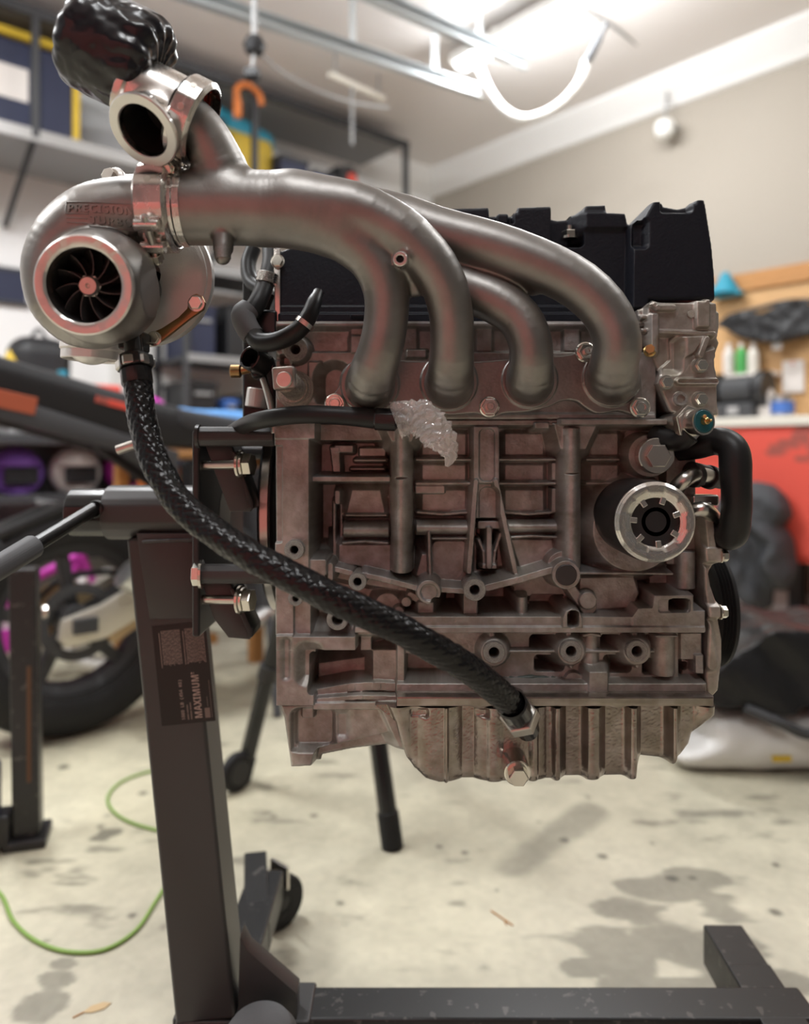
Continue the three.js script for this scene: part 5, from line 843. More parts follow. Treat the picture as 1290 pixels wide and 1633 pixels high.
{ const c = P(408, 70, 3.0); c.y = CEIL - 0.05; const b = P(402, 118, 3.0), t = thing('ceiling_hook', 'black hanger with a cable strung under the ceiling', 'hanger', b); const m = P(406, 72, 3.0); part(t, 'mount', lathe([[0, 0.03], [0.03, 0.03], [0.045, 0.0], [0.035, -0.03], [0, -0.03]], m, UP, 20), K.black); part(t, 'stem', rod(V(m.x, CEIL, m.z), V(m.x, m.y, m.z), 0.012), K.grey); part(t, 'lower_stem', rod(m, b, 0.008), K.grey); part(t, 'hook', rbox(0.06, 0.04, 0.05, 0.01, b.x, b.y, b.z), K.black); part(t, 'cable', sweep([m.clone().add(V(0.01, -0.02, 0)), P(440, 108, 3.2), P(480, 132, 3.5), P(520, 150, 3.8), P(570, 165, 4.1), P(620, 172, 4.3)], 0.006, { n: 50, m: 8 }), K.grey); }
for (const [x0, y0, x1, y1] of [[525, 118, 612, 158]]) { const A = atHeight(x0, y0, 2.98), B = atHeight(x1, y1, 2.98), t = thing('pipe_hanger', 'thin grey bar with a drop rod hung under the ceiling', 'hanger', A.clone().lerp(B, 0.5)); part(t, 'crossbar', rod(A, B, 0.018), K.ivory); const m = A.clone().lerp(B, 0.4); part(t, 'drop_rod', rod(m, m.clone().add(V(0, -0.35, 0)), 0.01), K.grey); for (const f of [0.1, 0.9]) { const p = A.clone().lerp(B, f); part(t, 'strap', rod(p, V(p.x, CEIL, p.z), 0.006), K.grey); } }

// ---------- high shelf on the left wall and what stands on it ----------
const SH = 2.41;
{
  const t = thing('wall_shelf', 'long high grey shelf on the left wall with a dark top rail', 'shelf', room(0.3, SH - 0.03, 2.6), ROOM_TURN);
  part(t, 'shelf_board', along(0.02, 0.015, 0, 0.58, 0.03, 3.6, 0.004), K.grey); part(t, 'front_lip', along(0.31, 0.01, 0, 0.012, 0.06, 3.6, 0.003), K.silver);
  part(t, 'top_rail', along(0.31, 0.60, 0, 0.03, 0.05, 3.6, 0.004), K.charcoal); part(t, 'top_board', along(0.02, 0.62, 0, 0.58, 0.02, 3.6, 0.004), K.grey);
  for (const z of [-1.78, -0.6, 0.6, 1.78]) { part(t, 'upright', along(0.305, 0.3, z, 0.035, 0.6, 0.035, 0.004), K.charcoal); part(t, 'brace', bar(V(-0.27, -0.3, z), V(0.28, 0.0, z), 0.025, 0.025, 0.003), K.charcoal); }
}
const totes = 'black totes on the high shelf';
function tote(px, py, w, h, label, group, lid = K.yellow) {
  const p = onLeft(px, py, 0.34), t = thing('storage_tote', label, 'tote', room(0.32, SH, p.a), ROOM_TURN, group);
  part(t, 'tub', rbox(0.42, h, w, 0.03, 0, h / 2, 0), K.navy); part(t, 'lid', rbox(0.46, 0.04, w + 0.04, 0.012, 0, h + 0.018, 0), lid); part(t, 'strap', rbox(0.45, h + 0.05, 0.035, 0.006, 0, h / 2 + 0.022, -w * 0.44), lid); part(t, 'paper_label', rbox(0.004, 0.16, 0.17, 0.001, 0.212, h * 0.52, w * 0.18), K.paper);
  return t;
}
tote(30, 150, 0.5, 0.46, 'black tote with a yellow lid and a white paper label at the left edge');
tote(285, 210, 0.36, 0.34, 'dark tote behind the wastegate on the high shelf', null, K.charcoal);
{ const p = onLeft(112, 180, 0.42), t = thing('spray_can', 'blue and white bottle beside the yellow lidded tote', 'bottle', room(0.42, SH, p.a), ROOM_TURN); part(t, 'can', lathe([[0, 0], [0.05, 0], [0.052, 0.01], [0.052, 0.24], [0.03, 0.27], [0, 0.27]], V(0, 0, 0), UP, 24), K.blue); part(t, 'cap', rod(V(0, 0.27, 0), V(0, 0.33, 0), 0.03), K.paper); }
{ const p = onLeft(385, 215, 0.36), t = thing('soil_bag', 'upright yellow bag with a teal top on the high shelf', 'bag', room(0.36, SH, p.a), ROOM_TURN); part(t, 'sack', nets((x, y, z) => sdRound(x, y - 0.21, z, 0.08, 0.2, 0.2, 0.06) + 0.01 * (fbm(x * 18, y * 18, z * 18, 3) - 0.5), V(-0.12, -0.02, -0.25), V(0.12, 0.46, 0.25), 0.014), K.yellow); part(t, 'teal_band', nets((x, y, z) => sdRound(x, y - 0.43 - 0.2 * (z - 0.05), z, 0.07, 0.07, 0.21, 0.05) + 0.01 * (fbm(x * 18, y * 18, z * 18, 3) - 0.5), V(-0.12, 0.3, -0.26), V(0.12, 0.6, 0.26), 0.014), K.teal); }
function sdRound(x, y, z, hx, hy, hz, r) { const a = Math.abs(x) - hx + r, b = Math.abs(y) - hy + r, c = Math.abs(z) - hz + r; return Math.hypot(Math.max(a, 0), Math.max(b, 0), Math.max(c, 0)) + Math.min(Math.max(a, b, c), 0) - r; }
{ const p = onLeft(376, 165, 0.5), t = thing('clamp_hook', 'orange plastic hook on the shelf top rail', 'hook', room(0.62, SH + 0.47, p.a), ROOM_TURN); part(t, 'hook', sweep([V(0.01, -0.02, 0.06), V(0.01, 0.07, 0.06), V(0.01, 0.11, 0), V(0.01, 0.08, -0.08), V(0.01, 0.02, -0.1)], 0.018, { n: 30, m: 12 }), K.orange); part(t, 'tip', rod(V(0.01, -0.1, 0.06), V(0.01, 0, 0.06), 0.024), K.orange); }
for (const [px, w, h, m, l] of [[446, 0.2, 0.26, K.navy, 'navy box next to the yellow bag'], [494, 0.17, 0.22, K.blue, 'blue box between two dark boxes on the high shelf'], [531, 0.14, 0.3, K.black, 'black box beside the red bottle']]) { const p = onLeft(px, 240, 0.36), t = thing('storage_box', l, 'box', room(0.36, SH, p.a), ROOM_TURN); part(t, 'carton', rbox(0.36, h, w, 0.01, 0, h / 2, 0), m); part(t, 'lid', rbox(0.37, 0.03, w + 0.012, 0.006, 0, h + 0.01, 0), K.charcoal); part(t, 'sticker', rbox(0.003, 0.08, w * 0.4, 0.001, 0.181, h * 0.5, 0), K.tan); }
{ const p = onLeft(556, 240, 0.5), t = thing('oil_bottle', 'red bottle near the end of the high shelf', 'bottle', room(0.5, SH, p.a), ROOM_TURN); part(t, 'bottle', rbox(0.1, 0.3, 0.09, 0.03, 0, 0.15, 0), K.red); part(t, 'cap', rod(V(0, 0.295, 0), V(0, 0.35, 0), 0.025), K.black); }
{ const p = onLeft(628, 250, 0.30), t = thing('bucket', 'white bucket at the far end of the high shelf', 'bucket', room(0.3, SH, 0.68), ROOM_TURN); part(t, 'pail', lathe([[0, 0], [0.12, 0], [0.145, 0.28], [0.15, 0.28], [0.15, 0.30], [0.14, 0.30], [0.115, 0.01], [0, 0.01]], V(0, 0, 0), UP, 36), K.ivory); part(t, 'rim', lathe([[0.144, 0.24], [0.152, 0.24], [0.152, 0.255], [0.145, 0.255]], V(0, 0, 0), UP, 36), K.tan); }
{ const t = thing('bucket_shelf', 'short wall bracket under the white bucket', 'bracket', room(0.24, SH - 0.03, 0.68), ROOM_TURN); part(t, 'shelf_board', along(0.03, 0.014, 0, 0.5, 0.028, 0.24, 0.003), K.grey); part(t, 'brace', bar(V(-0.2, -0.25, 0), V(0.2, 0, 0), 0.025, 0.025, 0.003), K.grey); }

// ---------- along the left wall: door, shelving, clutter ----------
{
  const a = onLeft(176, 600, 0.02).a, b = onLeft(296, 600, 0.02).a, m = (a + b) / 2, w = Math.abs(a - b), t = struct('door_1', roomBox(0, 0.045, 0, 2.02, Math.min(a, b), Math.max(a, b), 0.006), M.white);
  for (const [y, h] of [[0.55, 0.6], [1.4, 0.75]]) for (const s of [-1, 1]) { const f = shadow(new THREE.Mesh(roomBox(0.04, 0.052, y - h / 2, y + h / 2, m + s * w * 0.24 - w * 0.17, m + s * w * 0.24 + w * 0.17, 0.004), M.white)); f.name = 'door_panel'; t.add(f); }
  const kp = onLeft(246, 584, 0.1), kn = shadow(new THREE.Mesh(merge(rod(room(0.045, kp.y, kp.a), room(0.09, kp.y, kp.a), 0.014), new THREE.SphereGeometry(0.034, 20, 14).translate(...room(0.105, kp.y, kp.a).toArray())), K.black)); kn.name = 'door_knob'; t.add(kn);
}
{
  const a0 = onLeft(296, 600, 0.45).a, a1 = onLeft(446, 600, 0.45).a, w = Math.abs(a0 - a1), H = 1.98, t = thing('shelf_unit', 'black wire shelving unit behind the turbo', 'shelving', room(0.26, 0, (a0 + a1) / 2), ROOM_TURN);
  for (const x of [-0.2, 0.2]) for (const z of [-w / 2, w / 2]) part(t, 'post', rbox(0.035, H, 0.035, 0.006, x, H / 2, z), K.charcoal);
  for (const y of [0.15, 0.58, 1.0, 1.4, 1.92]) { part(t, 'shelf', rbox(0.42, 0.03, w, 0.004, 0, y, 0), K.charcoal); part(t, 'rail', rbox(0.012, 0.045, w, 0.003, 0.215, y, 0), K.grey); }
  let n = 0; const rr = rng(8);
  for (const [y, list] of [[0.595, [[-0.3, 0.3, 0.28, K.black, 'black case on the second shelf of the wire shelving'], [0.14, 0.34, 0.22, K.navy, 'navy crate on the second shelf of the wire shelving']]], [1.015, [[-0.28, 0.3, 0.2, K.charcoal, 'charcoal crate on the middle shelf of the wire shelving'], [0.02, 0.12, 0.16, K.blue, 'small blue bin on the middle shelf of the wire shelving'], [0.3, 0.28, 0.26, K.black, 'black crate on the middle shelf of the wire shelving']]], [1.415, [[-0.2, 0.5, 0.34, K.black, 'long black crate on the upper shelf of the wire shelving'], [0.3, 0.26, 0.3, K.navy, 'navy crate on the upper shelf of the wire shelving']]]]) for (const [z, d, h, m, l] of list) {
    const p = room(0.26, y, (a0 + a1) / 2).add(V(sR, 0, cR).multiplyScalar(z * w / 0.95)), c = thing('crate', l, 'crate', p, ROOM_TURN); part(c, 'tub', rbox(0.34, h, d * w / 0.95, 0.015, 0, h / 2, 0), m); part(c, 'rim', rbox(0.36, 0.025, d * w / 0.95 + 0.015, 0.008, 0, h - 0.02, 0), m); part(c, 'handle', rbox(0.012, 0.02, d * 0.4, 0.005, 0.178, h * 0.7, 0), K.grey);
  }
}
{ const p = onLeft(14, 450, 0.12), t = thing('wall_sign', 'dark navy plaque on the white wall at the picture edge', 'plaque', room(0.02, p.y, p.a), ROOM_TURN); part(t, 'board', rbox(0.02, 0.17, 0.5, 0.004, 0, 0, 0.14), K.navy); part(t, 'frame', merge(rbox(0.03, 0.02, 0.54, 0.004, 0, 0.09, 0.14), rbox(0.03, 0.02, 0.54, 0.004, 0, -0.09, 0.14)), K.charcoal); }
// toys and boxes on a low table under the chair
{
  const p = onLeft(80, 640, 0.75), t = thing('toy_table', 'low table full of toys behind the motorcycle', 'table', V(p.x, 0, p.z), ROOM_TURN); part(t, 'table_top', rbox(0.5, 0.04, 1.5, 0.006, 0, 0.95, 0), K.paper); for (const x of [-0.2, 0.2]) for (const z of [-0.68, 0.68]) part(t, 'leg', rbox(0.05, 0.93, 0.05, 0.004, x, 0.465, z), K.grey);
  const put = (px, geo, mats, name, label, cat) => { const q = onLeft(px, 600, 0.9), o = thing(name, label, cat, V(q.x, 0.97, q.z), ROOM_TURN); geo.forEach(([n, g], i) => part(o, n, g, mats[i])); };
  { const q = onLeft(62, 600, 0.62), o = thing('backpack', 'black backpack standing on the toy table', 'backpack', V(q.x, 0.97, q.z), ROOM_TURN); part(o, 'main_pocket', nets((x, y, z) => smin(sdRound(x, y - 0.22, z, 0.1, 0.22, 0.14, 0.09), sdRound(x - 0.08, y - 0.14, z, 0.06, 0.12, 0.1, 0.05), 0.02), V(-0.14, -0.02, -0.18), V(0.18, 0.48, 0.18), 0.012), K.black); part(o, 'handle', sweep([V(0, 0.43, -0.04), V(0, 0.48, 0), V(0, 0.43, 0.04)], 0.009, { n: 16, m: 8 }), K.charcoal); part(o, 'zip', rbox(0.006, 0.012, 0.16, 0.002, 0.141, 0.2, 0), K.grey); }
  put(15, [['body', new THREE.SphereGeometry(0.09, 20, 14).translate(0, 0.09, 0)], ['head', new THREE.SphereGeometry(0.06, 18, 12).translate(0, 0.21, 0)], ['hat', lathe([[0.05, 0], [0, 0.09]], V(0, 0.25, 0), UP, 18)]], [K.purple, K.yellow, K.yellow], 'toy_figure', 'purple and yellow toy at the left edge', 'toy');
  put(62, [['box', rbox(0.24, 0.15, 0.28, 0.01, 0, 0.075, 0)], ['stripe', rbox(0.245, 0.035, 0.285, 0.01, 0, 0.075, 0)], ['lid', rbox(0.25, 0.02, 0.29, 0.006, 0, 0.155, 0)]], [K.paper, K.red, K.paper], 'toy_box', 'white box with a red stripe on the toy table', 'box');
  put(100, [['bottle', lathe([[0, 0], [0.035, 0], [0.037, 0.01], [0.037, 0.17], [0.015, 0.2], [0.015, 0.23], [0, 0.23]], V(0, 0, 0), UP, 22)], ['cap', rod(V(0, 0.225, 0), V(0, 0.26, 0), 0.02)]], [K.pink, K.teal], 'water_bottle', 'pink bottle with a teal cap below the turbo', 'bottle');
  put(160, [['box', rbox(0.16, 0.2, 0.14, 0.008, 0, 0.1, 0)], ['front', rbox(0.01, 0.14, 0.06, 0.003, 0.08, 0.1, 0)]], [K.red, K.orange], 'red_carton', 'red and orange carton by the white door', 'box');
}
// bench with a blue cover and a crate under it
{
  const c = P(300, 700, 3.1), t = thing('low_bench', 'low wooden bench with a blue cover on it', 'bench', V(c.x, 0, c.z), ROOM_TURN), h = 0.86; part(t, 'bench_top', rbox(0.5, 0.03, 0.5, 0.006, 0, h - 0.015, 0), K.woodDark); for (const x of [-0.2, 0.2]) for (const z of [-0.2, 0.2]) part(t, 'leg', rbox(0.05, h - 0.03, 0.05, 0.004, x, (h - 0.03) / 2, z), K.woodDark); part(t, 'lower_shelf', rbox(0.46, 0.025, 0.46, 0.004, 0, 0.7, 0), K.tan);
  const o = thing('blue_cover', 'folded blue cloth on the low bench', 'cloth', V(c.x, h, c.z), ROOM_TURN); part(o, 'fold', nets((x, y, z) => sdRound(x, y - 0.115, z, 0.2, 0.05, 0.2, 0.045) + 0.02 * (fbm(x * 14, y * 10, z * 14, 3) - 0.5), V(-0.24, 0.03, -0.24), V(0.24, 0.2, 0.24), 0.012), K.cloth); part(o, 'lining', nets((x, y, z) => sdRound(x, y - 0.035, z, 0.21, 0.035, 0.21, 0.03) + 0.012 * (fbm(x * 14, y * 10, z * 14 + 5, 3) - 0.5), V(-0.25, -0.01, -0.25), V(0.25, 0.1, 0.25), 0.012), K.paper);
  const y = thing('yellow_case', 'yellow and black case on the shelving side of the bench', 'case', P(357, 690, 3.8).setY(0), ROOM_TURN); part(y, 'stand', rbox(0.24, 0.92, 0.24, 0.01, 0, 0.46, 0), K.black); part(y, 'case', rbox(0.2, 0.08, 0.24, 0.02, 0, 0.965, 0), K.yellow); part(y, 'latch', rbox(0.01, 0.03, 0.06, 0.003, 0.102, 0.95, 0), K.black);
  const b = thing('orange_carton', 'orange carton on the lower shelf of the bench', 'box', V(c.x, 0.7125, c.z), ROOM_TURN); part(b, 'carton', rbox(0.3, 0.085, 0.34, 0.006, 0.04, 0.0425, 0), K.orange); part(b, 'tape', rbox(0.302, 0.02, 0.342, 0.004, 0.04, 0.05, 0), K.tan);
}
// ---------- children's bikes against the left wall ----------
function kidBike(px, Z, turn, r, frame, tyre, label, seatMat) {
  const c = P(px, 800, Z), t = thing('kids_bicycle', label, 'bicycle', V(c.x, 0, c.z), turn), B = r * 2.6;
  const wheel = (x) => { const w = part(t, 'wheel', new THREE.TorusGeometry(r - 0.022, 0.022, 12, 40).translate(x, r, 0), tyre); part(w, 'rim', new THREE.TorusGeometry(r - 0.05, 0.008, 8, 36).translate(x, r, 0), K.silver); part(w, 'spoke', merge(...Array.from({ length: 10 }, (_, i) => { const a = i * Math.PI / 5; return rod(V(x, r, 0), V(x + (r - 0.05) * Math.cos(a), r + (r - 0.05) * Math.sin(a), 0), 0.003, 0.003, 0.0005, 6); })), K.silver); part(w, 'hub', rod(V(x, r, -0.04), V(x, r, 0.04), 0.018), K.grey); };
  wheel(0); wheel(B);
  const head = V(B * 0.82, r * 2.6, 0), seat = V(B * 0.22, r * 2.3, 0), crank = V(B * 0.42, r * 0.9, 0);
  part(t, 'frame', merge(rod(crank, head.clone().add(V(0, -0.08, 0)), 0.018), rod(crank, seat, 0.018), rod(seat.clone().lerp(crank, 0.4), head.clone().add(V(0, -0.06, 0)), 0.018), ...[-1, 1].map((s) => rod(V(0, r, s * 0.05), crank.clone().add(V(0, 0, s * 0.02)), 0.01)), ...[-1, 1].map((s) => rod(V(0, r, s * 0.05), seat.clone().lerp(crank, 0.2), 0.009))), frame);
  part(t, 'fork', merge(...[-1, 1].map((s) => rod(V(B, r, s * 0.05), head.clone().add(V(0, -0.05, s * 0.03)), 0.011)), rod(head.clone().add(V(0, -0.1, 0)), head.clone().add(V(-0.02, 0.05, 0)), 0.016)), frame);
  part(t, 'handlebar', sweep([head.clone().add(V(-0.08, 0.14, -0.24)), head.clone().add(V(-0.02, 0.12, -0.12)), head.clone().add(V(-0.02, 0.05, 0)), head.clone().add(V(-0.02, 0.12, 0.12)), head.clone().add(V(-0.08, 0.14, 0.24))], 0.012, { n: 30, m: 10 }), K.silver);
  part(t, 'seat', rbox(0.24, 0.06, 0.14, 0.03, seat.x - 0.02, seat.y + 0.05, 0), seatMat); part(t, 'chain_guard', rbox(B * 0.45, 0.08, 0.015, 0.006, B * 0.2, r * 0.95, 0.06), frame);
  part(t, 'mudguard', new THREE.TorusGeometry(r + 0.02, 0.016, 8, 24, Math.PI * 0.9).scale(1, 1, 2).translate(0, r, 0), frame);
  return t;
}
kidBike(-75, 2.6, 0.75, 0.20, K.magenta, M.white, 'magenta kids bicycle with white tyres behind the motorcycle', K.pink);

// ---------- rack of helmets and shoes behind the motorcycle ----------
{
  const c = P(25, 800, 3.12), t = thing('shoe_rack', 'grey metal rack of shoes and helmets behind the motorcycle', 'rack', V(c.x, 0, c.z), ROOM_TURN), W2 = 0.75;
  for (const y of [0.42, 0.66, 0.9]) { part(t, 'shelf', rbox(0.34, 0.02, W2 * 2, 0.004, 0, y, 0), K.grey); part(t, 'lip', rbox(0.012, 0.035, W2 * 2, 0.003, 0.17, y + 0.01, 0), K.charcoal); }
  for (const x of [-0.16, 0.16]) for (const z of [-W2, W2]) part(t, 'post', rbox(0.025, 1.0, 0.025, 0.003, x, 0.5, z), K.charcoal);
  part(t, 'back_panel', rbox(0.008, 0.8, W2 * 2, 0.002, -0.165, 0.56, 0), K.grey);
  const helmetG = nets((x, y, z) => { const d = Math.hypot(x / 1.15, y - 0.105, z) - 0.105, open = Math.max(0.05 - x, Math.abs(y - 0.085) - 0.045); return Math.max(d, -open, -y) * 0.85; }, V(-0.14, -0.01, -0.13), V(0.14, 0.23, 0.13), 0.011);
  const shoeG = nets((x, y, z) => { const sole = sdRound(x, y - 0.02, z, 0.14, 0.02, 0.048, 0.018), heel = Math.hypot((x + 0.06) / 1.4, (y - 0.06), z) - 0.052, toe = Math.hypot((x - 0.07) / 1.7, (y - 0.035) / 0.8, z) - 0.042; return smin(smin(sole, heel, 0.03), toe, 0.03) * 0.75; }, V(-0.17, -0.01, -0.07), V(0.17, 0.14, 0.07), 0.008);
  const shell = { white: K.paper, pink: K.pink, black: K.black, purple: K.purple, grey: K.silver, magenta: K.magenta, orange: K.orange };
  const items = [['helmet', 0.91, -0.55, 'magenta', 'magenta helmet on the top of the shoe rack'], ['helmet', 0.91, -0.28, 'white', 'white helmet on the top of the shoe rack'], ['helmet', 0.91, 0.02, 'grey', 'silver helmet on the top of the shoe rack'], ['shoe', 0.91, 0.24, 'black', 'black shoe on the top of the shoe rack'], ['shoe', 0.91, 0.4, 'pink', 'pink shoe on the top of the shoe rack'], ['shoe', 0.91, 0.58, 'white', 'white shoe on the top of the shoe rack'], ['shoe', 0.67, -0.66, 'white', 'white shoe on the middle of the shoe rack'], ['helmet', 0.67, -0.47, 'magenta', 'magenta helmet on the middle of the shoe rack'], ['helmet', 0.67, 0.0, 'purple', 'purple helmet on the middle of the shoe rack'], ['helmet', 0.67, -0.235, 'white', 'white helmet on the middle of the shoe rack'], ['helmet', 0.67, 0.25, 'black', 'black helmet on the middle of the shoe rack'], ['shoe', 0.67, 0.48, 'orange', 'orange shoe on the middle of the shoe rack'], ['shoe', 0.67, 0.63, 'black', 'black shoe on the middle of the shoe rack'], ['helmet', 0.43, -0.5, 'pink', 'pink helmet on the bottom of the shoe rack'], ['shoe', 0.43, -0.25, 'white', 'white shoe on the bottom of the shoe rack'], ['shoe', 0.43, -0.08, 'purple', 'purple shoe on the bottom of the shoe rack'], ['helmet', 0.43, 0.18, 'white', 'white helmet on the bottom of the shoe rack'], ['shoe', 0.43, 0.45, 'grey', 'silver shoe on the bottom of the shoe rack']];
  for (const [kind, y, z, col, label] of items) { const o = thing(kind, label, kind, V(c.x, y, c.z).add(V(sR, 0, cR).multiplyScalar(z)), ROOM_TURN, kind === 'shoe' ? 'shoes on the rack' : 'helmets on the rack'); part(o, kind === 'shoe' ? 'upper' : 'shell', (kind === 'shoe' ? shoeG : helmetG).clone(), shell[col]); if (kind === 'shoe') part(o, 'sole', rbox(0.28, 0.018, 0.098, 0.008, 0, 0.009, 0), K.paper); else { part(o, 'visor', rbox(0.03, 0.07, 0.13, 0.012, 0.085, 0.09, 0), K.black); part(o, 'chin_strap', rbox(0.02, 0.02, 0.16, 0.006, 0.03, 0.012, 0), K.charcoal); } }
}
// ---------- motorcycle ----------
{
  const w = P(112, 985, 2.3), t = thing('motorcycle', 'black motorcycle with a pale swingarm, rear wheel to the left', 'motorcycle', V(w.x, 0, w.z), 41 * Math.PI / 180), R = w.y + 0.0;
  const wheel = (x, mat = M.rubber) => {
    const o = part(t, 'tyre', lathe([[R - 0.13, -0.06], [R - 0.11, -0.078], [R - 0.06, -0.086], [R - 0.015, -0.06], [R - 0.002, -0.025], [R, 0], [R - 0.002, 0.025], [R - 0.015, 0.06], [R - 0.06, 0.086], [R - 0.11, 0.078], [R - 0.13, 0.06], [R - 0.13, -0.06]], V(x, R, 0), V(0, 0, 1), 64, 50), M.rubber);
    part(o, 'rim', lathe([[R - 0.128, -0.065], [R - 0.12, -0.065], [R - 0.13, -0.05], [R - 0.155, -0.03], [R - 0.155, 0.03], [R - 0.13, 0.05], [R - 0.12, 0.065], [R - 0.128, 0.065]], V(x, R, 0), V(0, 0, 1), 56), K.charcoal);
    for (let i = 0; i < 5; i++) { const a = i * Math.PI * 0.4 + 0.3; part(o, 'wheel_spoke', bar(V(x + 0.04 * Math.cos(a), R + 0.04 * Math.sin(a), 0), V(x + (R - 0.15) * Math.cos(a + 0.15), R + (R - 0.15) * Math.sin(a + 0.15), 0), 0.035, 0.05, 0.008, V(0, 0, 1)), K.charcoal); }
    part(o, 'hub', rod(V(x, R, -0.09), V(x, R, 0.09), 0.05), K.charcoal); part(o, 'axle_nut', rod(V(x, R, 0.09), V(x, R, 0.14), 0.02), K.silver);
    part(o, 'brake_disc', lathe([[0.085, 0], [0.115, 0], [0.115, 0.005], [0.085, 0.005], [0.085, 0]], V(x, R, 0.075), V(0, 0, 1), 48), K.charcoal);
    return o;
  };
  wheel(0); wheel(1.4);
  for (const s of [-1, 1]) part(t, 'swingarm', extr([[-0.07, R - 0.035], [-0.05, R - 0.06], [0.06, R - 0.05], [0.3, R + 0.06], [0.52, R + 0.12], [0.52, R + 0.2], [0.3, R + 0.17], [0.05, R + 0.05], [-0.06, R + 0.02]], 0.03, 0.006).translate(0, 0, s * 0.115), K.alloy, 'pale alloy swingarm');
  part(t, 'axle_block', rbox(0.07, 0.045, 0.02, 0.004, 0.0, R, 0.14), K.charcoal);
  part(t, 'sprocket', lathe([[0.04, 0], [0.105, 0], [0.105, 0.006], [0.04, 0.006]], V(0, R, -0.08), V(0, 0, 1), 40), K.tan);
  part(t, 'brake_caliper', rbox(0.12, 0.07, 0.05, 0.012).rotateZ(0.5).translate(0.13, R - 0.02, 0.08), K.tan);
  part(t, 'mudguard', extr([[-0.22, R + 0.28], [-0.05, R + 0.35], [0.2, R + 0.35], [0.34, R + 0.26], [0.33, R + 0.24], [0.18, R + 0.325], [-0.04, R + 0.325], [-0.21, R + 0.26]], 0.16, 0.006), K.black);
  const tail = extr([[-0.45, 1.12], [-0.42, 1.17], [-0.2, 1.125], [0.1, 1.05], [0.4, 0.985], [0.62, 0.96], [0.62, 0.86], [0.36, 0.87], [0.1, 0.88], [-0.1, 0.93], [-0.3, 1.02]], 0.2, 0.03);
  part(t, 'tail_fairing', tail, K.black);
  part(t, 'tail_light', rbox(0.06, 0.05, 0.14, 0.01, -0.42, 1.105, 0), K.red);
  for (const s of [-1, 1]) { part(t, 'red_stripe', rbox(0.16, 0.02, 0.006, 0.002).rotateZ(-0.22).translate(0.12, 1.0, s * 0.101), K.red, 'red stripe'); part(t, 'side_panel', extr([[-0.32, 0.98], [0.1, 0.86], [0.3, 0.75], [0.3, 0.86], [-0.28, 1.04]], 0.02, 0.005).translate(0, 0, s * 0.1), K.charcoal); part(t, 'orange_badge', rbox(0.13, 0.05, 0.006, 0.002).rotateZ(-0.2).translate(-0.19, 1.0, s * 0.111), K.badge); part(t, 'foot_peg', rod(V(0.45, 0.42, s * 0.14), V(0.45, 0.42, s * 0.24), 0.014), K.silver); part(t, 'sub_frame', rod(V(0.1, 0.88, s * 0.08), V(0.58, 0.55, s * 0.1), 0.014), K.charcoal); part(t, 'fork_leg', rod(V(1.4, R, s * 0.1), V(1.16, 0.98, s * 0.1), 0.026), K.silver); }
  part(t, 'seat', extr([[0.3, 1.0], [0.62, 0.96], [0.8, 0.9], [0.78, 0.84], [0.5, 0.86], [0.3, 0.95]], 0.22, 0.02), K.jacket);
  part(t, 'fuel_tank', extr([[0.72, 0.88], [0.8, 1.0], [0.95, 1.06], [1.1, 1.02], [1.14, 0.9], [0.95, 0.82]], 0.26, 0.05), K.black);
  part(t, 'engine_case', rbox(0.5, 0.42, 0.34, 0.05, 0.82, 0.5, 0), K.charcoal); part(t, 'frame_spar', rbox(0.5, 0.09, 0.3, 0.02).rotateZ(0.2).translate(0.86, 0.78, 0), K.charcoal); part(t, 'front_fairing', extr([[1.12, 0.98], [1.4, 0.9], [1.42, 0.72], [1.1, 0.62], [1.0, 0.72]], 0.36, 0.05), K.black);
  part(t, 'exhaust', sweep([V(0.7, 0.35, 0.12), V(0.5, 0.28, 0.16), V(0.3, 0.36, 0.17), V(0.1, 0.5, 0.18)], [0.025, 0.03, 0.045, 0.045], { n: 40 }), K.silver); part(t, 'shock_absorber', rod(V(0.42, R + 0.15, 0), V(0.5, 0.8, 0), 0.03), K.grey); part(t, 'chain', sweep([V(-0.1, R + 0.02, -0.08), V(0, R + 0.108, -0.08), V(0.5, 0.42, -0.08)], 0.01, { n: 30, m: 8 }), K.charcoal);
  part(t, 'side_stand', rod(V(0.6, 0.3, 0.16), V(0.55, 0.0, 0.3), 0.014), K.charcoal); part(t, 'seat_hinge', rbox(0.1, 0.1, 0.1, 0.02, 0.42, 0.78, 0), K.charcoal);
}
// ---------- black post with its foot at the left edge, tripod, cord, small litter ----------
{
  const f = onFloor(45, 1340), t = thing('steel_post', 'black square steel post on a foot at the left edge', 'post', V(f.x, 0, f.z), 0.3), top = P(38, 905, -f.z).y;
  part(t, 'upright', bar(V(0, 0.02, 0), V(-0.008, top, 0), 0.055, 0.055, 0.004, V(0, 0, 1)), M.blackWorn); part(t, 'foot_plate', rbox(0.085, 0.02, 0.1, 0.004, 0, 0.01, 0), M.standDark); part(t, 'foot_beam', rbox(0.26, 0.07, 0.06, 0.006, -0.16, 0.045, 0.02), M.standDark); part(t, 'jack', rbox(0.1, 0.13, 0.09, 0.012, -0.1, 0.13, 0.05), K.navy); part(t, 'rubbed_strip', rbox(0.008, top * 0.42, 0.003, 0.001, 0.006, top * 0.44, 0.028), K.rust); part(t, 'top_bolt', bolt(V(0.03, top - 0.1, 0), V(1, 0, 0), 0.012, 0.01), M.steel);
}
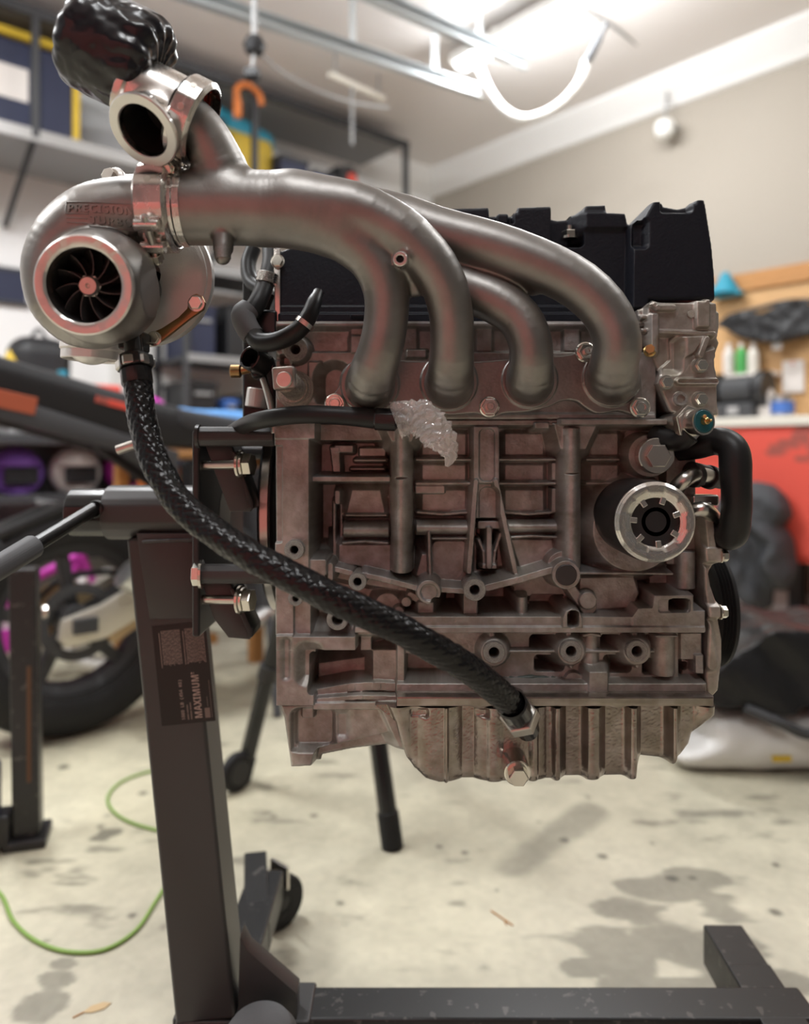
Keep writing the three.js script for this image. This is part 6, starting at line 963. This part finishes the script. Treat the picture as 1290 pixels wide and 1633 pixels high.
{
  const apex = P(532, 660, 1.78), t = thing('tripod', 'black tripod standing behind the engine', 'tripod', V(apex.x, 0, apex.z)), feet = [onFloor(384, 1248), onFloor(626, 1352), onFloor(575, 1150)];
  feet.forEach((f, i) => { const d = apex.clone().sub(f).normalize(); const leg = part(t, 'leg', rod(f.clone().addScaledVector(d, 0.03), apex, 0.021, 0.017), M.blackGloss); part(leg, 'rubber_foot', rod(f, f.clone().addScaledVector(d, 0.075), 0.024), M.rubber); part(leg, 'leg_clamp', rod(f.clone().addScaledVector(d, 0.3), f.clone().addScaledVector(d, 0.34), 0.026), M.standDark); });
  part(t, 'head', lathe([[0, -0.04], [0.05, -0.04], [0.05, 0.03], [0.03, 0.05], [0, 0.05]], apex, UP, 24), M.standDark);
  const w = thing('furniture_wheel', 'small dark wheel on the floor beside the mast', 'wheel', onFloor(384, 1262)); const c = onFloor(378, 1262).setY(0.05); part(w, 'tyre', new THREE.TorusGeometry(0.036, 0.014, 12, 30).rotateY(0.9).translate(c.x, c.y, c.z), M.rubber); part(w, 'hub', rod(c.clone().add(V(-0.012, 0, -0.01)), c.clone().add(V(0.012, 0, 0.01)), 0.03), M.standDark);
}
single('extension_cord', sweep([[-60, 1380], [0, 1425], [22, 1470], [60, 1502], [110, 1518], [165, 1515], [212, 1488], [250, 1435], [290, 1370], [320, 1340], [300, 1332], [262, 1326], [212, 1313], [182, 1295], [172, 1272], [192, 1248], [232, 1232], [280, 1226], [340, 1230]].map(([x, y]) => onFloor(x, y, 0.004)), 0.0036, { n: 220, m: 10 }), K.cord, 'green extension cord winding over the floor behind the mast', 'cord');
{ const p = onFloor(352 - 196, 1608), t = thing('dry_leaf', 'small brown leaf lying on the concrete', 'leaf', p, 0.5); part(t, 'blade', extr([[-0.022, 0], [-0.008, 0.009], [0.01, 0.008], [0.02, 0], [0.008, -0.008], [-0.01, -0.007]], 0.0012, 0.0004).rotateX(-Math.PI / 2).translate(0, 0.0012, 0), K.tan); part(t, 'stalk', rod(V(-0.036, 0.001, 0.004), V(-0.02, 0.0012, 0), 0.0012), K.woodDark); }
{ const p = onFloor(800, 1465), t = thing('twig', 'thin dark twig on the floor under the engine', 'twig', p, -0.9); part(t, 'stick', rod(V(-0.028, 0.0015, 0), V(0.028, 0.0015, 0), 0.0014), K.woodDark); part(t, 'side_shoot', rod(V(0.005, 0.0015, 0), V(0.02, 0.0015, 0.008), 0.001), K.woodDark); }

// ---------- red workbench along the right wall, pegboard and tools ----------
const bAt = (px, a) => onRight(px, 600, a).b;
{
  const t = thing('workbench', 'scuffed red workbench along the beige wall', 'workbench', room(3.3, 0, 0.34), ROOM_TURN);
  part(t, 'worktop', rbox(2.8, 0.045, 0.68, 0.006, 0, 1.0, 0), K.ivory); part(t, 'front_panel', rbox(2.74, 0.62, 0.03, 0.004, 0, 0.665, 0.3), K.red); part(t, 'carcass', rbox(2.7, 0.6, 0.55, 0.004, 0, 0.66, 0), K.red);
  for (const x of [-1.3, -0.4, 0.5, 1.3]) for (const z of [-0.25, 0.25]) part(t, 'leg', rbox(0.07, 0.37, 0.07, 0.004, x, 0.185, z), K.charcoal);
  for (const x of [-0.9, 0, 0.9]) { const d = part(t, 'door', rbox(0.86, 0.56, 0.018, 0.004, x, 0.665, 0.322), K.red); part(d, 'handle', rbox(0.14, 0.02, 0.02, 0.006, x + 0.3, 0.88, 0.338), K.silver); }
}
{
  const t = thing('pegboard', 'tan plywood tool board above the red workbench', 'tool board', room(3.3, 1.03, 0.012), ROOM_TURN); part(t, 'board', rbox(3.0, 0.74, 0.018, 0.003, 0, 0.37, 0), K.wood); part(t, 'top_rail', rbox(3.0, 0.1, 0.035, 0.004, 0, 0.78, 0.01), K.woodDark); part(t, 'paper_strip', rbox(0.5, 0.045, 0.003, 0.001, 0.05, 0.785, 0.03), K.paper); for (const x of [-1, 0, 1]) part(t, 'batten', rbox(0.05, 0.74, 0.02, 0.003, x, 0.37, 0.006), K.woodDark);
}
const onBench = (px, a, name, label, cat, pieces, group) => { const t = thing(name, label, cat, room(bAt(px, a), 1.0225, a), ROOM_TURN, group); for (const [n, g, m] of pieces) part(t, n, g, m); return t; };
const hung = (px, py, name, label, cat, pieces) => { const p = onRight(px, py, 0.06), t = thing(name, label, cat, room(p.b, p.y, 0.036), ROOM_TURN); for (const [n, g, m] of pieces) part(t, n, g, m); return t; };
onBench(1180, 0.3, 'bench_grinder', 'dark bench grinder on the workbench', 'grinder', [['motor', rod(V(-0.08, 0.16, 0), V(0.08, 0.16, 0), 0.075), K.charcoal], ['wheel_guard', rod(V(-0.15, 0.16, 0), V(-0.1, 0.16, 0), 0.095), K.black], ['wheel_guard', rod(V(0.1, 0.16, 0), V(0.15, 0.16, 0), 0.095), K.black], ['foot', rbox(0.2, 0.09, 0.16, 0.012, 0, 0.045, 0), K.charcoal], ['switch_plate', rbox(0.06, 0.04, 0.01, 0.003, 0, 0.05, 0.082), K.silver]]);
onBench(1222, 0.28, 'cleaner_bottle', 'white spray bottle beside the bench grinder', 'bottle', [['bottle', lathe([[0, 0], [0.045, 0], [0.047, 0.01], [0.047, 0.13], [0.018, 0.17], [0.018, 0.19], [0, 0.19]], V(0, 0, 0), UP, 24), K.paper], ['trigger', rbox(0.03, 0.035, 0.08, 0.008, 0, 0.205, 0.015), K.yellow]]);
onBench(1248, 0.28, 'paint_can', 'small silver paint can on the workbench', 'can', [['can', lathe([[0, 0], [0.055, 0], [0.055, 0.12], [0.05, 0.122], [0.046, 0.116], [0, 0.116]], V(0, 0, 0), UP, 28), K.silver], ['band', lathe([[0.0556, 0.03], [0.0562, 0.03], [0.0562, 0.09], [0.0556, 0.09]], V(0, 0, 0), UP, 28), K.blue]]);
{ const p = hung(1178, 575, 'tool_pouch', 'small wall shelf with green and white bottles on the tool board', 'wall shelf', [['shelf', rbox(0.34, 0.02, 0.1, 0.003, 0.05, -0.09, 0.05), K.paper], ['bracket', rbox(0.02, 0.08, 0.08, 0.003, -0.05, -0.14, 0.045), K.grey]]); }
for (const [px, m, l] of [[1164, K.paper, 'plain white bottle on the small wall shelf'], [1184, K.green, 'green bottle on the small wall shelf'], [1203, K.ivory, 'ivory bottle next to the green one']]) hung(px, 590, 'shelf_bottle', l, 'bottle', [['bottle', lathe([[0, -0.025], [0.028, -0.025], [0.03, -0.015], [0.03, 0.09], [0.012, 0.12], [0, 0.12]], V(0.01, 0, 0.06), UP, 22), m], ['cap', rod(V(0.01, 0.118, 0.06), V(0.01, 0.145, 0.06), 0.014), K.paper]]);
hung(1262, 600, 'wall_paper', 'pale sheet of paper pinned to the tool board', 'paper', [['sheet', rbox(0.11, 0.17, 0.002, 0.0005, 0, 0, 0.002), K.paper], ['pin', rod(V(0, 0.07, 0), V(0, 0.07, 0.012), 0.006), K.red]]);
hung(1160, 462, 'toy_dinosaur', 'teal triangular toy on the tool board rail', 'toy', [['body', lathe([[0.09, 0], [0.07, 0.03], [0.02, 0.12], [0, 0.13]], V(0, -0.03, 0.05), UP, 20), K.teal], ['base', rbox(0.2, 0.025, 0.07, 0.01, 0, -0.035, 0.05), K.teal]]);
hung(1246, 550, 'hanging_tag', 'small pale tag under the black bag', 'tag', [['card', rbox(0.05, 0.06, 0.003, 0.001, 0, 0, 0.08), K.paper], ['string', rod(V(0, 0.03, 0.08), V(0, 0.1, 0.08), 0.003), K.paper]]);
{ const p = onRight(1245, 515, 0.1), t = thing('tool_bag', 'black bag hanging with drooping ends on the tool board', 'bag', room(p.b, p.y, 0.1), ROOM_TURN); part(t, 'sack', nets((x, y, z) => { const c = Math.abs(x) / 0.34, top = 0.085 + 0.02 * Math.sin(x * 22) - 0.02 * c, bot = -0.1 + 0.13 * c * c; return Math.max(y - top, bot - y, Math.abs(x) - 0.34, Math.abs(z) - 0.06 * (1.1 - c * 0.7)) * 0.6 + 0.02 * (fbm(x * 20, y * 20, z * 20, 3) - 0.5); }, V(-0.38, -0.15, -0.09), V(0.38, 0.15, 0.09), 0.012), K.black); part(t, 'strap', sweep([V(-0.3, 0.06, 0), V(-0.15, 0.1, -0.04), V(0, 0.12, -0.06), V(0.15, 0.1, -0.04), V(0.3, 0.06, 0)], 0.012, { n: 30, m: 10 }), K.charcoal); }
// bags on the floor
{ const p = onRight(1203, 862, 0.78), hw = 0.14; const t = thing('jacket', 'crumpled dark grey jacket hanging from the workbench front', 'jacket', room(p.b, p.y, 0.78), ROOM_TURN); part(t, 'cloth', nets((x, y, z) => { const w = hw * (0.85 + 0.25 * sstep(0.3, 0.1, y) - 0.35 * sstep(-0.05, -0.28, y)); const f = 0.03 * Math.sin((x + 0.5 * y) * 38 + 3 * noise3(x * 9, y * 9, 3)) * sstep(0.35, -0.1, y) + 0.03 * (fbm(x * 12, y * 12, z * 12, 4) - 0.5); return (sdRound(x + 0.06 * y, y, z, w, 0.27, 0.1, 0.09) + f) * 0.6; }, V(-0.3, -0.36, -0.16), V(0.3, 0.34, 0.16), 0.009), K.jacket); part(t, 'sleeve', sweep([V(-0.06, 0.2, 0.08), V(-0.1, 0.05, 0.12), V(-0.05, -0.12, 0.12), V(0.03, -0.26, 0.1)], [0.05, 0.055, 0.05, 0.04], { n: 40, m: 16, wob: (u, q) => 1 + 0.12 * Math.sin(u * 30 + 2 * Math.cos(q)) }), K.jacket); }
{
  const f = onFloor(1240, 1236), t = thing('sack', 'white plastic sack lying on the floor at the right edge', 'sack', V(f.x + 0.08, 0, f.z - 0.16), 0.0);
  part(t, 'sack', nets((x, y, z) => { const l = 0.36 - 0.1 * sstep(0.03, 0.1, y) * sstep(0, -0.3, x); return (sdRound(x, y - 0.08, z, l, 0.08, 0.18, 0.075) + 0.012 * (fbm(x * 10, y * 12, z * 10, 3) - 0.5)) * 0.8; }, V(-0.42, -0.01, -0.22), V(0.42, 0.2, 0.22), 0.008), std(C(0.72, 0.71, 0.69), 0.35));
  part(t, 'print_mark', rbox(0.05, 0.016, 0.004, 0.001, -0.08, 0.052, 0.182), K.yellow); part(t, 'print_mark', rbox(0.04, 0.022, 0.004, 0.001, 0.06, 0.1, 0.178), K.orange);
  const b = thing('duffel_bag', 'slumped black bag lying on the white sack', 'bag', V(f.x + 0.1, 0.158, f.z - 0.16), 0);
  part(b, 'bag', nets((x, y, z) => { const top = 0.225 - 0.5 * Math.max(0, x - 0.05) * 0.35 - 0.55 * (x < -0.05 ? (x + 0.05) ** 2 * 4 : 0); const q = Math.max(y - top, -y + 0.02, Math.abs(x) - 0.34, Math.abs(z) - 0.2 + 0.3 * y * 0.5); return (smax(q, Math.hypot(x / 0.36, (y - 0.08) / 0.26, z / 0.24) * 0.24 - 0.27, 0.03) + 0.035 * (fbm(x * 8, y * 8 + x * 5, z * 8, 4) - 0.5) + 0.01 * Math.sin(22 * y + 30 * x + 4 * noise3(x * 7, y * 7, z * 7))) * 0.55; }, V(-0.42, -0.06, -0.27), V(0.42, 0.36, 0.27), 0.009), M.bagMatte);
  part(b, 'strap', sweep([V(-0.2, 0.03, 0.19), V(-0.12, 0.0, 0.215), V(-0.04, -0.03, 0.21), V(0.02, 0.02, 0.205), V(-0.02, -0.06, 0.2)], 0.014, { n: 40, m: 10 }), K.charcoal); part(b, 'knot', rbox(0.05, 0.04, 0.05, 0.018, -0.16, 0.2, 0), M.bagMatte);
}
{ const p = onFloor(1292, 925), t = thing('seed_bag', 'blue and green printed bag at the right edge by the workbench', 'bag', V(p.x, 0, p.z), ROOM_TURN); part(t, 'sack', rbox(0.14, 0.22, 0.1, 0.03, 0, 0.11, 0), K.blue); part(t, 'green_panel', rbox(0.1, 0.1, 0.104, 0.01, 0, 0.1, 0), K.green); part(t, 'white_panel', rbox(0.06, 0.03, 0.108, 0.004, 0, 0.16, 0), K.paper); }
renderer.render(scene, camera);
